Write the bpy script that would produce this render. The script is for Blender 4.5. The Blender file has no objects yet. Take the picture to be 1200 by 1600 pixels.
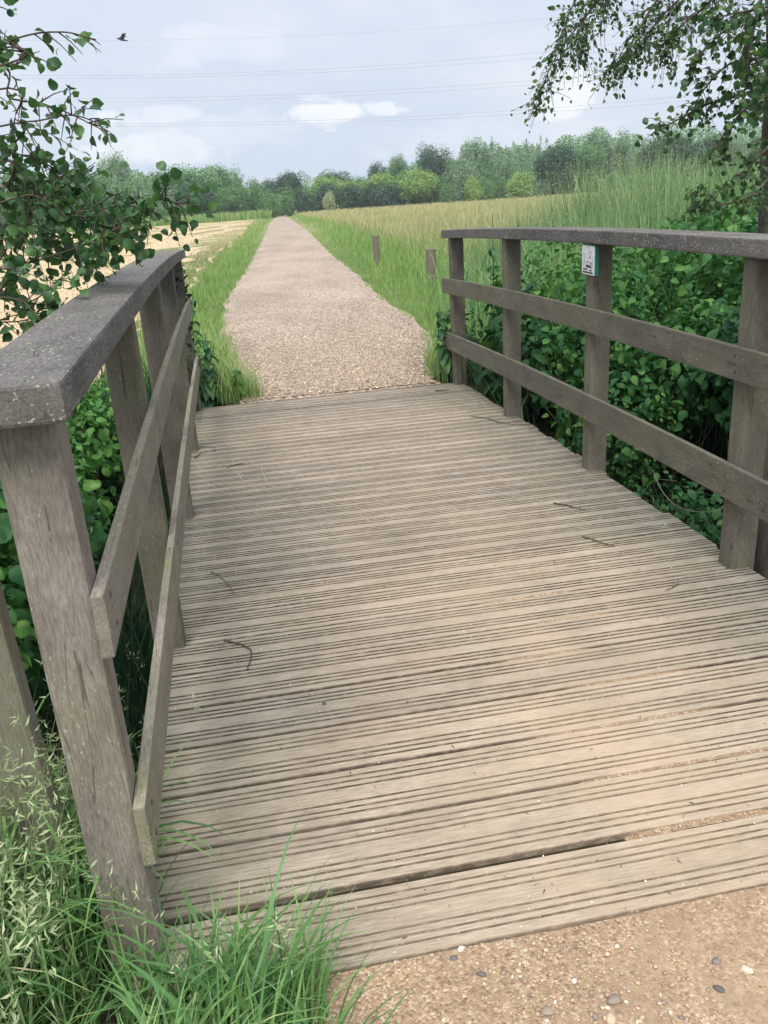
import bpy, bmesh, math, random
import numpy as np
from mathutils import Vector, Matrix, noise as mnoise
rng = np.random.default_rng(7); random.seed(7)
SC = bpy.context.scene; COL = SC.collection; RAD = math.radians

# ------------------------------------------------------------------ camera
CAM = np.array([-.7149, -1.2460, 1.3999]); FPX = 1356.96
YAW, PIT, ROL = .1620, .3661, -.0642
FW = np.array([math.sin(YAW)*math.cos(PIT), math.cos(YAW)*math.cos(PIT), -math.sin(PIT)])
_r = np.cross(FW, [0, 0, 1]); _r /= np.linalg.norm(_r); _u = np.cross(_r, FW)
RT = _r*math.cos(ROL) + _u*math.sin(ROL); UP = -_r*math.sin(ROL) + _u*math.cos(ROL)
cd = bpy.data.cameras.new('camera'); cam = bpy.data.objects.new('camera', cd); COL.objects.link(cam)
cam.matrix_world = Matrix(((RT[0], UP[0], -FW[0], CAM[0]), (RT[1], UP[1], -FW[1], CAM[1]),
                           (RT[2], UP[2], -FW[2], CAM[2]), (0, 0, 0, 1)))
cd.sensor_fit = 'VERTICAL'; cd.sensor_height = 36; cd.lens = 36*FPX/1600
cd.clip_start = .05; cd.clip_end = 3000
SC.camera = cam
# ------------------------------------------------------------------ exposure, sun, sky
SC.view_settings.view_transform = 'Standard'; SC.view_settings.look = 'None'
SC.view_settings.gamma = 1; SC.view_settings.use_curve_mapping = False
SC.view_settings.exposure = 0.30
SUN_EL, SUN_AZ = RAD(60), RAD(192)      # azimuth clockwise from +Y
sd = bpy.data.lights.new('sun', 'SUN'); so = bpy.data.objects.new('sun', sd); COL.objects.link(so)
sd.energy = 4.0; sd.angle = RAD(42); sd.color = (1, .95, .88)
sdir = Vector((math.sin(SUN_AZ)*math.cos(SUN_EL), math.cos(SUN_AZ)*math.cos(SUN_EL), math.sin(SUN_EL)))
so.rotation_euler = (-sdir).to_track_quat('-Z', 'Y').to_euler(); so.location = (-6, -8, 12)
W = bpy.data.worlds.new('World'); SC.world = W; W.use_nodes = True
nt = W.node_tree; nt.nodes.clear()
def N(t, typ, **k):
    n = t.nodes.new(typ)
    for a, b in k.items():
        if a.startswith('i_'):
            n.inputs[a[2:].replace('_', ' ')].default_value = b
        elif a.startswith('n_'): n.inputs[int(a[2:])].default_value = b
        else: setattr(n, a, b)
    return n
def L(t, a, b): t.links.new(a, b)
def ray(u, v):
    d = FW + RT*(u-600)/FPX - UP*(v-800)/FPX
    return d/np.linalg.norm(d)
sky = N(nt, 'ShaderNodeTexSky', sky_type='NISHITA', sun_disc=False, sun_elevation=SUN_EL, sun_rotation=SUN_AZ, air_density=1.0, dust_density=1.5)
tc = N(nt, 'ShaderNodeTexCoord')
sep = N(nt, 'ShaderNodeSeparateXYZ'); L(nt, tc.outputs['Generated'], sep.inputs[0])
grad = N(nt, 'ShaderNodeValToRGB'); L(nt, sep.outputs['Z'], grad.inputs[0])
e = grad.color_ramp.elements
e[0].position = 0.0; e[0].color = (.58, .675, .79, 1)
e[1].position = 1.0; e[1].color = (.62, .68, .80, 1)
m_ = e.new(.16); m_.color = (.60, .675, .80, 1)
m_ = e.new(.35); m_.color = (.64, .69, .83, 1)
def M(t, op, a, b=None, c=None, clamp=False):
    n = t.nodes.new('ShaderNodeMath'); n.operation = op; n.use_clamp = clamp
    for i, x in enumerate((a, b, c)):
        if x is None: continue
        if isinstance(x, (int, float)): n.inputs[i].default_value = x
        else: L(t, x, n.inputs[i])
    return n.outputs[0]
def MIX(t, f, a, b, blend='MIX'):
    n = t.nodes.new('ShaderNodeMix'); n.data_type = 'RGBA'; n.blend_type = blend
    for i, x in ((0, f), (6, a), (7, b)):
        if isinstance(x, (int, float)): n.inputs[i].default_value = x
        elif isinstance(x, tuple): n.inputs[i].default_value = (*x, 1) if len(x) == 3 else x
        else: L(t, x, n.inputs[i])
    return n.outputs[2]
mp = N(nt, 'ShaderNodeMapping'); mp.inputs['Scale'].default_value = (1, 1, 3.2); L(nt, tc.outputs['Generated'], mp.inputs[0])
n1 = N(nt, 'ShaderNodeTexNoise', i_Scale=2.2, i_Detail=6.0, i_Roughness=.55, i_Distortion=.3); L(nt, mp.outputs[0], n1.inputs[0])
n2 = N(nt, 'ShaderNodeTexNoise', i_Scale=13.0, i_Detail=7.0, i_Roughness=.6); L(nt, mp.outputs[0], n2.inputs[0])
veil = M(nt, 'ADD', M(nt, 'MULTIPLY_ADD', n1.outputs[0], 4.4, -1.9), M(nt, 'MULTIPLY_ADD', n2.outputs[0], 1.0, -.45), clamp=True)
c0 = MIX(nt, M(nt, 'MULTIPLY', veil, .75), grad.outputs[0], (.78, .795, .85))
# small fair-weather cumulus low in the sky
n3 = N(nt, 'ShaderNodeTexNoise', i_Scale=26.0, i_Detail=4.0, i_Roughness=.6); L(nt, tc.outputs['Generated'], n3.inputs[0])
tot = None
for (u, v, ru, rv, a) in ((508, 178, 52, 17, 1.), (885, 148, 38, 27, .9), (250, 180, 55, 13, .6), (235, 235, 90, 20, .62), (605, 168, 26, 9, .7), (300, 205, 130, 22, .3), (760, 215, 160, 20, .25),
                          (1500, 190, 120, 25, .7), (-250, 160, 130, 30, .7), (1900, 120, 160, 40, .6), (340, 75, 90, 24, .3)):
    d = ray(u, v); s = np.cross(d, [0, 0, 1]); s /= np.linalg.norm(s); w = np.cross(s, d)
    def dot(vec, k, off):
        n = nt.nodes.new('ShaderNodeVectorMath'); n.operation = 'DOT_PRODUCT'
        L(nt, tc.outputs['Generated'], n.inputs[0]); n.inputs[1].default_value = tuple(vec*k); return n.outputs['Value']
    a1 = dot(s, FPX/ru, 0); a2 = dot(w, FPX/rv, 0)
    a1 = M(nt, 'ADD', a1, M(nt, 'MULTIPLY_ADD', n3.outputs[0], 3.0, -1.5)); a2 = M(nt, 'ADD', a2, M(nt, 'MULTIPLY_ADD', n2.outputs[0], 4.0, -2.0))
    r2 = M(nt, 'ADD', M(nt, 'MULTIPLY', a1, a1), M(nt, 'MULTIPLY', a2, a2))
    g = M(nt, 'MULTIPLY', M(nt, 'MULTIPLY', M(nt, 'SUBTRACT', 1.7, r2, clamp=True), .9), a)
    fr = dot(d, 1, 0); g = M(nt, 'MULTIPLY', g, M(nt, 'GREATER_THAN', fr, .5))
    tot = g if tot is None else M(nt, 'MAXIMUM', tot, g)
tot = M(nt, 'MULTIPLY', tot, M(nt, 'MULTIPLY_ADD', n3.outputs[0], 1.6, .1), clamp=True)
c1 = MIX(nt, tot, c0, (.93, .94, .97))
c2 = MIX(nt, 1.0, c1, (9.6, 9.6, 9.6), 'MULTIPLY')
c3 = MIX(nt, .93, sky.outputs[0], c2)          # nearly closed thin cloud over the clear sky
bg = N(nt, 'ShaderNodeBackground', i_Strength=.1); L(nt, c3, bg.inputs[0])
wo = N(nt, 'ShaderNodeOutputWorld'); L(nt, bg.outputs[0], wo.inputs[0])
SC.cycles.max_bounces = 6; SC.cycles.diffuse_bounces = 3; SC.cycles.glossy_bounces = 2
SC.cycles.transmission_bounces = 3; SC.cycles.transparent_max_bounces = 4; SC.cycles.volume_bounces = 0
SC.cycles.use_denoising = True

# ------------------------------------------------------------------ helpers
def tag(o, label=None, cat=None, group=None, kind=None):
    if label: o['label'] = label
    if cat: o['category'] = cat
    if group: o['group'] = group
    if kind: o['kind'] = kind
    return o
def mesh(name, verts, faces, attrs=None, smooth=False):
    me = bpy.data.meshes.new(name)
    verts = np.asarray(verts, dtype=np.float32)
    if isinstance(faces, np.ndarray):
        n, k = faces.shape
        me.vertices.add(len(verts)); me.vertices.foreach_set('co', verts.ravel())
        me.loops.add(n*k); me.loops.foreach_set('vertex_index', faces.astype(np.int32).ravel())
        me.polygons.add(n); me.polygons.foreach_set('loop_start', np.arange(n, dtype=np.int32)*k)
        if smooth: me.polygons.foreach_set('use_smooth', np.ones(n, dtype=bool))
        me.update(calc_edges=True); me.validate()
    else:
        me.from_pydata([tuple(map(float, v)) for v in verts], [], [tuple(map(int, f)) for f in faces]); me.update()
        if smooth:
            for p in me.polygons: p.use_smooth = True
    for k_, a in (attrs or {}).items():
        at = me.attributes.new(k_, 'FLOAT', 'POINT'); at.data.foreach_set('value', np.asarray(a, dtype=np.float32))
    return me
def link(name, me, mat, parent=None):
    o = bpy.data.objects.new(name, me); COL.objects.link(o)
    if mat is not None and not me.materials:
        me.materials.append(mat)
    if parent is not None: o.parent = parent
    return o
def empty(name, loc=(0, 0, 0), parent=None):
    o = bpy.data.objects.new(name, None); o.empty_display_size = .1; COL.objects.link(o); o.location = loc
    if parent is not None: o.parent = parent
    return o
def join(*ms):     # ms: (verts, quads/tris array, attrs dict) all same face width
    vs, fs, at, off = [], [], {}, 0
    for v, f, a in ms:
        vs.append(v); fs.append(f+off); off += len(v)
        for k, x in a.items(): at.setdefault(k, []).append(x)
    return np.vstack(vs), np.vstack(fs), {k: np.concatenate(x) for k, x in at.items()}
def unit(a): return a/np.maximum(np.linalg.norm(a, axis=-1, keepdims=True), 1e-9)
def beam_bm(sections, bevel=0.0):
    """box swept through sections: each a list of 4 corner points (x,z order) -> verts, faces"""
    v = [p for s in sections for p in s]; f = []
    for i in range(len(sections)-1):
        for k in range(4):
            a, b = i*4+k, i*4+(k+1) % 4
            f.append((a, b, b+4, a+4))
    f.append((3, 2, 1, 0)); n = (len(sections)-1)*4; f.append((n, n+1, n+2, n+3))
    me = bpy.data.meshes.new('b'); me.from_pydata([tuple(map(float, p)) for p in v], [], f)
    bm = bmesh.new(); bm.from_mesh(me); bpy.data.meshes.remove(me)
    bmesh.ops.recalc_face_normals(bm, faces=bm.faces)
    if bevel:
        es = [e for e in bm.edges if len(e.link_faces) == 2 and e.calc_face_angle(0) > .6]
        bmesh.ops.bevel(bm, geom=es, offset=bevel, segments=2, profile=.6, affect='EDGES')
    return bm
def bm_obj(name, bm, mat, parent=None):
    me = bpy.data.meshes.new(name); bm.to_mesh(me); bm.free()
    return link(name, me, mat, parent)
def box(x0, x1, y0, y1, z0, z1, bevel=0.0, top=None):
    s = lambda y: [(x0, y, z0), (x1, y, z0), (x1, y, z1), (x0, y, z1)]
    return beam_bm([s(y0), s(y1)], bevel)
def tube(pts, rad, sides=6):
    pts = np.asarray(pts, float); n = len(pts); rad = np.broadcast_to(np.asarray(rad, float), (n,))
    t = unit(np.gradient(pts, axis=0)); ref = np.array([0, 0, 1.]) if abs(t[:, 2]).mean() < .8 else np.array([1., 0, 0])
    a = unit(np.cross(t, ref)); b = np.cross(t, a)
    ang = np.arange(sides)*2*np.pi/sides
    v = pts[:, None] + rad[:, None, None]*(a[:, None]*np.cos(ang)[None, :, None] + b[:, None]*np.sin(ang)[None, :, None])
    v = v.reshape(-1, 3); i = np.arange(n-1)[:, None]*sides; k = np.arange(sides)[None]
    f = np.stack([i+k, i+(k+1) % sides, i+sides+(k+1) % sides, i+sides+k], -1).reshape(-1, 4)
    return v, f, {'rnd': np.zeros(len(v)), 't': np.zeros(len(v))}
def curve(P, n):
    """Catmull-Rom through points"""
    P = np.asarray(P, float); Q = np.vstack([2*P[0]-P[1], P, 2*P[-1]-P[-2]]); out = []
    T = np.linspace(0, len(P)-1, n)
    for t in T:
        i = min(int(t), len(P)-2); u = t-i; a, b, c, d = Q[i:i+4]
        out.append(.5*((2*b)+(-a+c)*u+(2*a-5*b+4*c-d)*u*u+(-a+3*b-3*c+d)*u**3))
    return np.array(out)
# leaf templates (x along leaf, y across, z normal); quads
def leaf_template(kind):
    if kind == 'round':       # aspen / hazel: nearly round with a toothed edge and a short tip
        prof = [(0, 0), (.08, .26), (.24, .42), (.30, .40), (.46, .47), (.52, .43), (.68, .38), (.73, .32), (.86, .16), (1.0, 0)]
    elif kind == 'oval':
        prof = [(0, 0), (.22, .26), (.5, .31), (.8, .17), (1.0, 0)]
    elif kind == 'long':
        prof = [(0, 0), (.12, .19), (.35, .25), (.7, .15), (1.0, 0)]
    elif kind == 'small':
        prof = [(0, 0), (.3, .30), (.7, .24), (1.0, 0)]
    elif kind == 'spike':
        prof = [(0, 0), (.35, .085), (1.0, 0)]
    n = len(prof); v = []
    for i, (x, w) in enumerate(prof):
        cup = .10*math.sin(x*math.pi) - .16*x*x
        v += [(x, 0, cup-.0), (x, w, cup+.16*w), (x, -w, cup+.16*w)]
    f = []
    for i in range(n-1):
        a, b = i*3, i*3+3
        f += [(a, b, b+1, a+1), (a, a+2, b+2, b)]
    return np.array(v, float), np.array(f)
TPL = {k: leaf_template(k) for k in ('round', 'oval', 'long', 'small', 'spike')}
TPL['quad'] = (np.array([(0, 0, 0), (.5, .42, .1), (1, 0, 0), (.5, -.42, .1)], float), np.array([(0, 3, 2, 1)]))
def scatter(kind, pos, d, nrm, size, rnd=None, tt=None):
    tv, tf = TPL[kind]; n = len(pos); k = len(tv)
    d = unit(d); y = unit(np.cross(nrm, d)); z = np.cross(d, y); size = np.broadcast_to(size, (n,))
    v = pos[:, None] + size[:, None, None]*(tv[None, :, 0:1]*d[:, None] + tv[None, :, 1:2]*y[:, None] + tv[None, :, 2:3]*z[:, None])
    f = (tf[None] + (np.arange(n)*k)[:, None, None]).reshape(-1, tf.shape[1])
    if rnd is None: rnd = rng.random(n)
    if tt is None: tt = np.ones(n)
    return v.reshape(-1, 3), f, {'rnd': np.repeat(rnd, k), 't': np.repeat(tt, k)}
def blades(pos, h, w, az, bend, seg=4, tt=None, rnd=None, roll=None, kink=0.0):
    n = len(pos); t = np.linspace(0, 1, seg+1)[None]
    h = np.broadcast_to(h, (n,))[:, None]; bend = np.broadcast_to(bend, (n,))[:, None]; w = np.broadcast_to(w, (n,))
    ang = bend*(t**1.5)*(1.5+kink*rng.random((n, 1)))        # tangent angle from vertical
    dt = 1/seg; am = .5*(ang[:, 1:]+ang[:, :-1])
    rr = np.concatenate([np.zeros((n, 1)), np.cumsum(np.sin(am), 1)], 1)*h*dt
    zz = np.concatenate([np.zeros((n, 1)), np.cumsum(np.cos(am), 1)], 1)*h*dt
    ca, sa = np.cos(az)[:, None], np.sin(az)[:, None]
    c = np.stack([pos[:, 0:1]+rr*ca, pos[:, 1:2]+rr*sa, pos[:, 2:3]+zz], -1)
    ra = az + (rng.normal(0, .7, n) if roll is None else roll)
    side = np.stack([-np.sin(ra), np.cos(ra), rng.normal(0, .15, n)], -1)[:, None]
    ww = (w[:, None]*np.clip(1.05-t**2.2, .04, 1)*np.minimum(1, .55+t*2))[:, :, None]*.5
    v = np.stack([c-side*ww, c+side*ww], 2).reshape(n, -1, 3); k = 2*(seg+1)
    i = np.arange(seg)*2; q = np.stack([i, i+1, i+3, i+2], -1)
    f = (q[None]+(np.arange(n)*k)[:, None, None]).reshape(-1, 4)
    if rnd is None: rnd = rng.random(n)
    if tt is None: T = np.repeat(np.repeat(t, n, 0), 2, 1)
    else: T = np.repeat(np.repeat(t, n, 0)*tt[:, None], 2, 1)
    return v.reshape(-1, 3), f, {'rnd': np.repeat(rnd, k), 't': T.ravel()}
def panicles(base, top, n_sp, size, spread, droop=.5, kind='spike'):
    """seed heads: spikelets hung about the top part of a bent stem. base, top: (n,3)"""
    out = []
    n = len(base)
    idx = np.repeat(np.arange(n), n_sp); s = rng.random(n*n_sp)
    p = base[idx]*(1-s)[:, None] + top[idx]*s[:, None]
    off = rng.normal(0, 1, (len(p), 3))*spread*(1.1-s)[:, None]; off[:, 2] -= np.abs(off[:, 2])*droop
    axis = unit(top-base)[idx]
    d = unit(off)*.7 + axis*.6 + np.array([0, 0, -droop*.6])
    return scatter(kind, p+off, d, rng.normal(0, 1, (len(p), 3)), size*rng.uniform(.7, 1.3, len(p)), tt=np.full(len(p), 1.0))

# ------------------------------------------------------------------ materials
def newmat(name):
    m = bpy.data.materials.new(name); m.use_nodes = True; t = m.node_tree; t.nodes.clear()
    out = N(t, 'ShaderNodeOutputMaterial'); return m, t, out
def ramp(t, fac, stops):
    r = N(t, 'ShaderNodeValToRGB'); L(t, fac, r.inputs[0]); el = r.color_ramp.elements
    el[0].position, el[0].color = stops[0][0], (*stops[0][1], 1)
    el[1].position, el[1].color = stops[-1][0], (*stops[-1][1], 1)
    for p, c in stops[1:-1]:
        x = el.new(p); x.color = (*c, 1)
    return r.outputs[0]
def attr(t, name): return N(t, 'ShaderNodeAttribute', attribute_name=name).outputs['Fac']
def noise(t, scale, detail=4, rough=.55, vec=None, sc=(1, 1, 1), dist=0.0):
    if vec is None: vec = N(t, 'ShaderNodeNewGeometry').outputs['Position']
    m = N(t, 'ShaderNodeMapping'); m.inputs['Scale'].default_value = sc; L(t, vec, m.inputs[0])
    n = N(t, 'ShaderNodeTexNoise', i_Scale=scale, i_Detail=float(detail), i_Roughness=rough, i_Distortion=dist); L(t, m.outputs[0], n.inputs[0])
    return n.outputs[0]
def leafmat(name, cols, rough=.5, trans=.3, tcol=None, tipcol=None, tipamt=0.0, spec=.35, nscale=3.0):
    m, t, out = newmat(name)
    r = attr(t, 'rnd'); nz = noise(t, nscale, 2)
    f = M(t, 'MULTIPLY_ADD', nz, .7, M(t, 'MULTIPLY_ADD', r, .75, -.22), clamp=True)
    c = ramp(t, f, cols)
    if tipcol:
        tf = M(t, 'POWER', attr(t, 't'), 1.6); tf = M(t, 'MULTIPLY', tf, tipamt, clamp=True)
        c = MIX(t, tf, c, tipcol)
    p = N(t, 'ShaderNodeBsdfPrincipled', i_Roughness=rough); L(t, c, p.inputs['Base Color']); p.inputs['Specular IOR Level'].default_value = spec
    tr = N(t, 'ShaderNodeBsdfTranslucent'); L(t, MIX(t, 1.0, c, tcol or (1.15, 1.3, .7), 'MULTIPLY'), tr.inputs[0])
    mx = N(t, 'ShaderNodeMixShader', n_0=trans); L(t, p.outputs[0], mx.inputs[1]); L(t, tr.outputs[0], mx.inputs[2])
    L(t, mx.outputs[0], out.inputs[0]); return m
MAT = {}
MAT['aspen'] = leafmat('aspen_leaf', [(0, (.026, .075, .034)), (.5, (.055, .135, .052)), (1, (.13, .25, .08))], .42, .35, nscale=22)
MAT['bush'] = leafmat('bush_leaf', [(0, (.022, .09, .034)), (.45, (.055, .175, .055)), (.85, (.13, .30, .075)), (1, (.28, .40, .12))], .58, .3, spec=.25, nscale=22)
MAT['bush_light'] = leafmat('bush_leaf_light', [(0, (.04, .13, .035)), (.5, (.08, .22, .055)), (1, (.16, .33, .07))], .58, .3, spec=.25, nscale=22)
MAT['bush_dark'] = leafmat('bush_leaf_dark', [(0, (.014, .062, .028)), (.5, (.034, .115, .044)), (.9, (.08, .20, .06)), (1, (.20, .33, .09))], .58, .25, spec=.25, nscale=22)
MAT['birch'] = leafmat('birch_leaf', [(0, (.028, .075, .038)), (.5, (.06, .14, .058)), (1, (.15, .27, .08))], .42, .38, nscale=22)
MAT['nettle'] = leafmat('nettle_leaf', [(0, (.02, .075, .030)), (.5, (.035, .12, .045)), (1, (.09, .22, .05))], .5, .25, nscale=22)
MAT['ivy'] = leafmat('ivy_leaf', [(0, (.008, .022, .014)), (.5, (.012, .034, .02)), (1, (.03, .06, .03))], .5, .1)
MAT['grass_near'] = leafmat('grass_near', [(0, (.05, .125, .045)), (.45, (.11, .245, .08)), (.80, (.21, .37, .12)), (.92, (.32, .42, .17)), (1, (.54, .47, .29))], .45, .25, nscale=5)
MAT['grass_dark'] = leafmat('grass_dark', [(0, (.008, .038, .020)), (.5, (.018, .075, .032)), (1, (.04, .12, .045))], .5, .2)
MAT['verge'] = leafmat('verge_grass', [(0, (.13, .26, .075)), (.5, (.22, .36, .11)), (1, (.36, .45, .18))], .6, .3, tipcol=(.45, .44, .24), tipamt=.45, nscale=1.2)
MAT['meadow'] = leafmat('meadow_grass', [(0, (.17, .30, .09)), (.5, (.26, .37, .12)), (1, (.38, .43, .18))], .65, .35, tipcol=(.62, .50, .32), tipamt=.9, nscale=.25, tcol=(1.05, 1.1, .8))
MAT['reed'] = leafmat('reed_leaf', [(0, (.08, .19, .085)), (.5, (.17, .32, .135)), (1, (.32, .46, .22))], .5, .25, tipcol=(.30, .34, .20), tipamt=.35, nscale=1.)
MAT['seed'] = leafmat('seed_head', [(0, (.22, .32, .15)), (.6, (.40, .48, .27)), (1, (.58, .58, .38))], .6, .25)
MAT['litter'] = leafmat('dry_litter', [(0, (.03, .022, .015)), (.5, (.10, .07, .04)), (.8, (.30, .22, .12)), (1, (.55, .50, .36))], .8, .1)
MAT['seed_dry'] = leafmat('seed_head_dry', [(0, (.30, .27, .16)), (1, (.52, .45, .30))], .7, .2)
def far(name, a, b, c): MAT[name] = leafmat(name, [(0, a), (.5, b), (1, c)], .6, .22, nscale=.5, spec=.2)
far('far_willow', (.13, .225, .13), (.21, .33, .19), (.33, .46, .27))
far('far_green', (.08, .175, .075), (.14, .27, .11), (.23, .38, .16))
far('far_dark', (.045, .095, .065), (.07, .135, .08), (.11, .19, .105))
far('far_light', (.15, .27, .08), (.24, .38, .11), (.36, .48, .16))
far('far_blossom', (.15, .24, .09), (.40, .45, .26), (.62, .64, .46))

def bark(name, c1, c2, scale=(1, 1, .25), s=30, bump=.6):
    m, t, out = newmat(name); n = noise(t, s, 6, .65, sc=scale)
    c = ramp(t, n, [(.3, c1), (.7, c2)]); p = N(t, 'ShaderNodeBsdfPrincipled', i_Roughness=.9); L(t, c, p.inputs['Base Color'])
    b = N(t, 'ShaderNodeBump', i_Strength=bump, i_Distance=.02); L(t, n, b.inputs['Height']); L(t, b.outputs[0], p.inputs['Normal'])
    L(t, p.outputs[0], out.inputs[0]); return m
MAT['bark'] = bark('tree_bark', (.035, .028, .022), (.10, .085, .07))
MAT['twig'] = bark('twig_bark', (.05, .038, .028), (.12, .09, .065), s=80)
MAT['twig_pale'] = bark('pale_twig', (.38, .34, .27), (.6, .56, .46), s=80)
MAT['stake'] = bark('stake_wood', (.10, .085, .065), (.22, .19, .15), (1, 1, .08), 60)

def wood(name, axis, base, light, dark, moss=None, mossamt=0.0, speck=.5, top_grey=True, rough=.75):
    """weathered hardwood: grain along axis, small pale lichen flecks, green film in patches"""
    m, t, out = newmat(name)
    pos = N(t, 'ShaderNodeNewGeometry').outputs['Position']
    oi = N(t, 'ShaderNodeObjectInfo').outputs['Random']
    comb = N(t, 'ShaderNodeCombineXYZ'); L(t, M(t, 'MULTIPLY', oi, 13.0), comb.inputs[0]); L(t, M(t, 'MULTIPLY', oi, 7.0), comb.inputs[2])
    vm = N(t, 'ShaderNodeVectorMath'); L(t, pos, vm.inputs[0]); L(t, comb.outputs[0], vm.inputs[1])
    sc = [1., 1., 1.]; sc[axis] = .16
    g1 = noise(t, 240, 6, .75, vm.outputs[0], sc, .4); g2 = noise(t, 14, 4, .6, vm.outputs[0], tuple(.4 if i == axis else 1. for i in range(3)))
    f = M(t, 'ADD', M(t, 'MULTIPLY', g1, .65), M(t, 'MULTIPLY', g2, .35))
    c = ramp(t, f, [(.39, dark), (.5, base), (.61, light)])
    # per-object tone
    c = MIX(t, 1.0, c, MIX(t, oi, (.88, .88, .88), (1.12, 1.1, 1.08)), 'MULTIPLY')
    big = noise(t, 3.0, 3, .6, vm.outputs[0])
    if moss:
        mf = M(t, 'MULTIPLY', M(t, 'MULTIPLY_ADD', big, 3.0, -1.05, clamp=True), mossamt)
        c = MIX(t, mf, c, moss)
    # pale lichen flecks drawn out along the grain, and fine dark splits
    fn = noise(t, 150, 2, .5, vm.outputs[0], tuple(.38 if i == axis else 1. for i in range(3)))
    sp = noise(t, 6, 3, .6, vm.outputs[0])
    fl = M(t, 'MULTIPLY', M(t, 'SUBTRACT', fn, M(t, 'MULTIPLY_ADD', sp, -.34, .905-.08*speck), clamp=True), 16.0, clamp=True)
    c = MIX(t, M(t, 'MULTIPLY', fl, .7), c, (.46, .45, .40))
    cn = noise(t, 26, 2, .5, vm.outputs[0], tuple(.045 if i == axis else 1. for i in range(3)), .2)
    ck = M(t, 'SUBTRACT', 1.0, M(t, 'MULTIPLY', M(t, 'ABSOLUTE', M(t, 'SUBTRACT', cn, .5)), 110.0), clamp=True)
    ck = M(t, 'MULTIPLY', ck, M(t, 'GREATER_THAN', sp, .50))
    c = MIX(t, M(t, 'MULTIPLY', ck, .65), c, (.03, .026, .022))
    p = N(t, 'ShaderNodeBsdfPrincipled', i_Roughness=rough); L(t, c, p.inputs['Base Color']); p.inputs['Specular IOR Level'].default_value = .3
    b = N(t, 'ShaderNodeBump', i_Strength=.55, i_Distance=.004); L(t, M(t, 'ADD', g1, M(t, 'MULTIPLY', fl, .4)), b.inputs['Height']); L(t, b.outputs[0], p.inputs['Normal'])
    L(t, p.outputs[0], out.inputs[0]); return m
MOSS = (.20, .21, .09)
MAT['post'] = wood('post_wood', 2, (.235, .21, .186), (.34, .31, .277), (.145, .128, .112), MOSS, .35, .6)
MAT['post_shaded'] = wood('post_wood_shaded', 2, (.135, .123, .108), (.20, .183, .162), (.082, .073, .064), MOSS, .35, .4)  # post wood with shade put into its colour, for all but the near posts
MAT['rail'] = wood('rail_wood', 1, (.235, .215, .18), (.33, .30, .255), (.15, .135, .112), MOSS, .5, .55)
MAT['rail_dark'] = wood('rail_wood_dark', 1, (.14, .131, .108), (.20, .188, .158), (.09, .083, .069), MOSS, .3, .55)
MAT['cap'] = wood('handrail_wood', 1, (.132, .126, .119), (.205, .198, .187), (.074, .071, .067), (.13, .13, .09), .25, 1.3)
MAT['board'] = wood('board_wood', 2, (.24, .225, .20), (.32, .30, .27), (.17, .155, .13), (.16, .16, .06), .6, .5)
MAT['beam'] = wood('beam_wood', 1, (.07, .06, .05), (.10, .09, .075), (.045, .04, .032), (.06, .07, .03), .6, .2)

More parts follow.
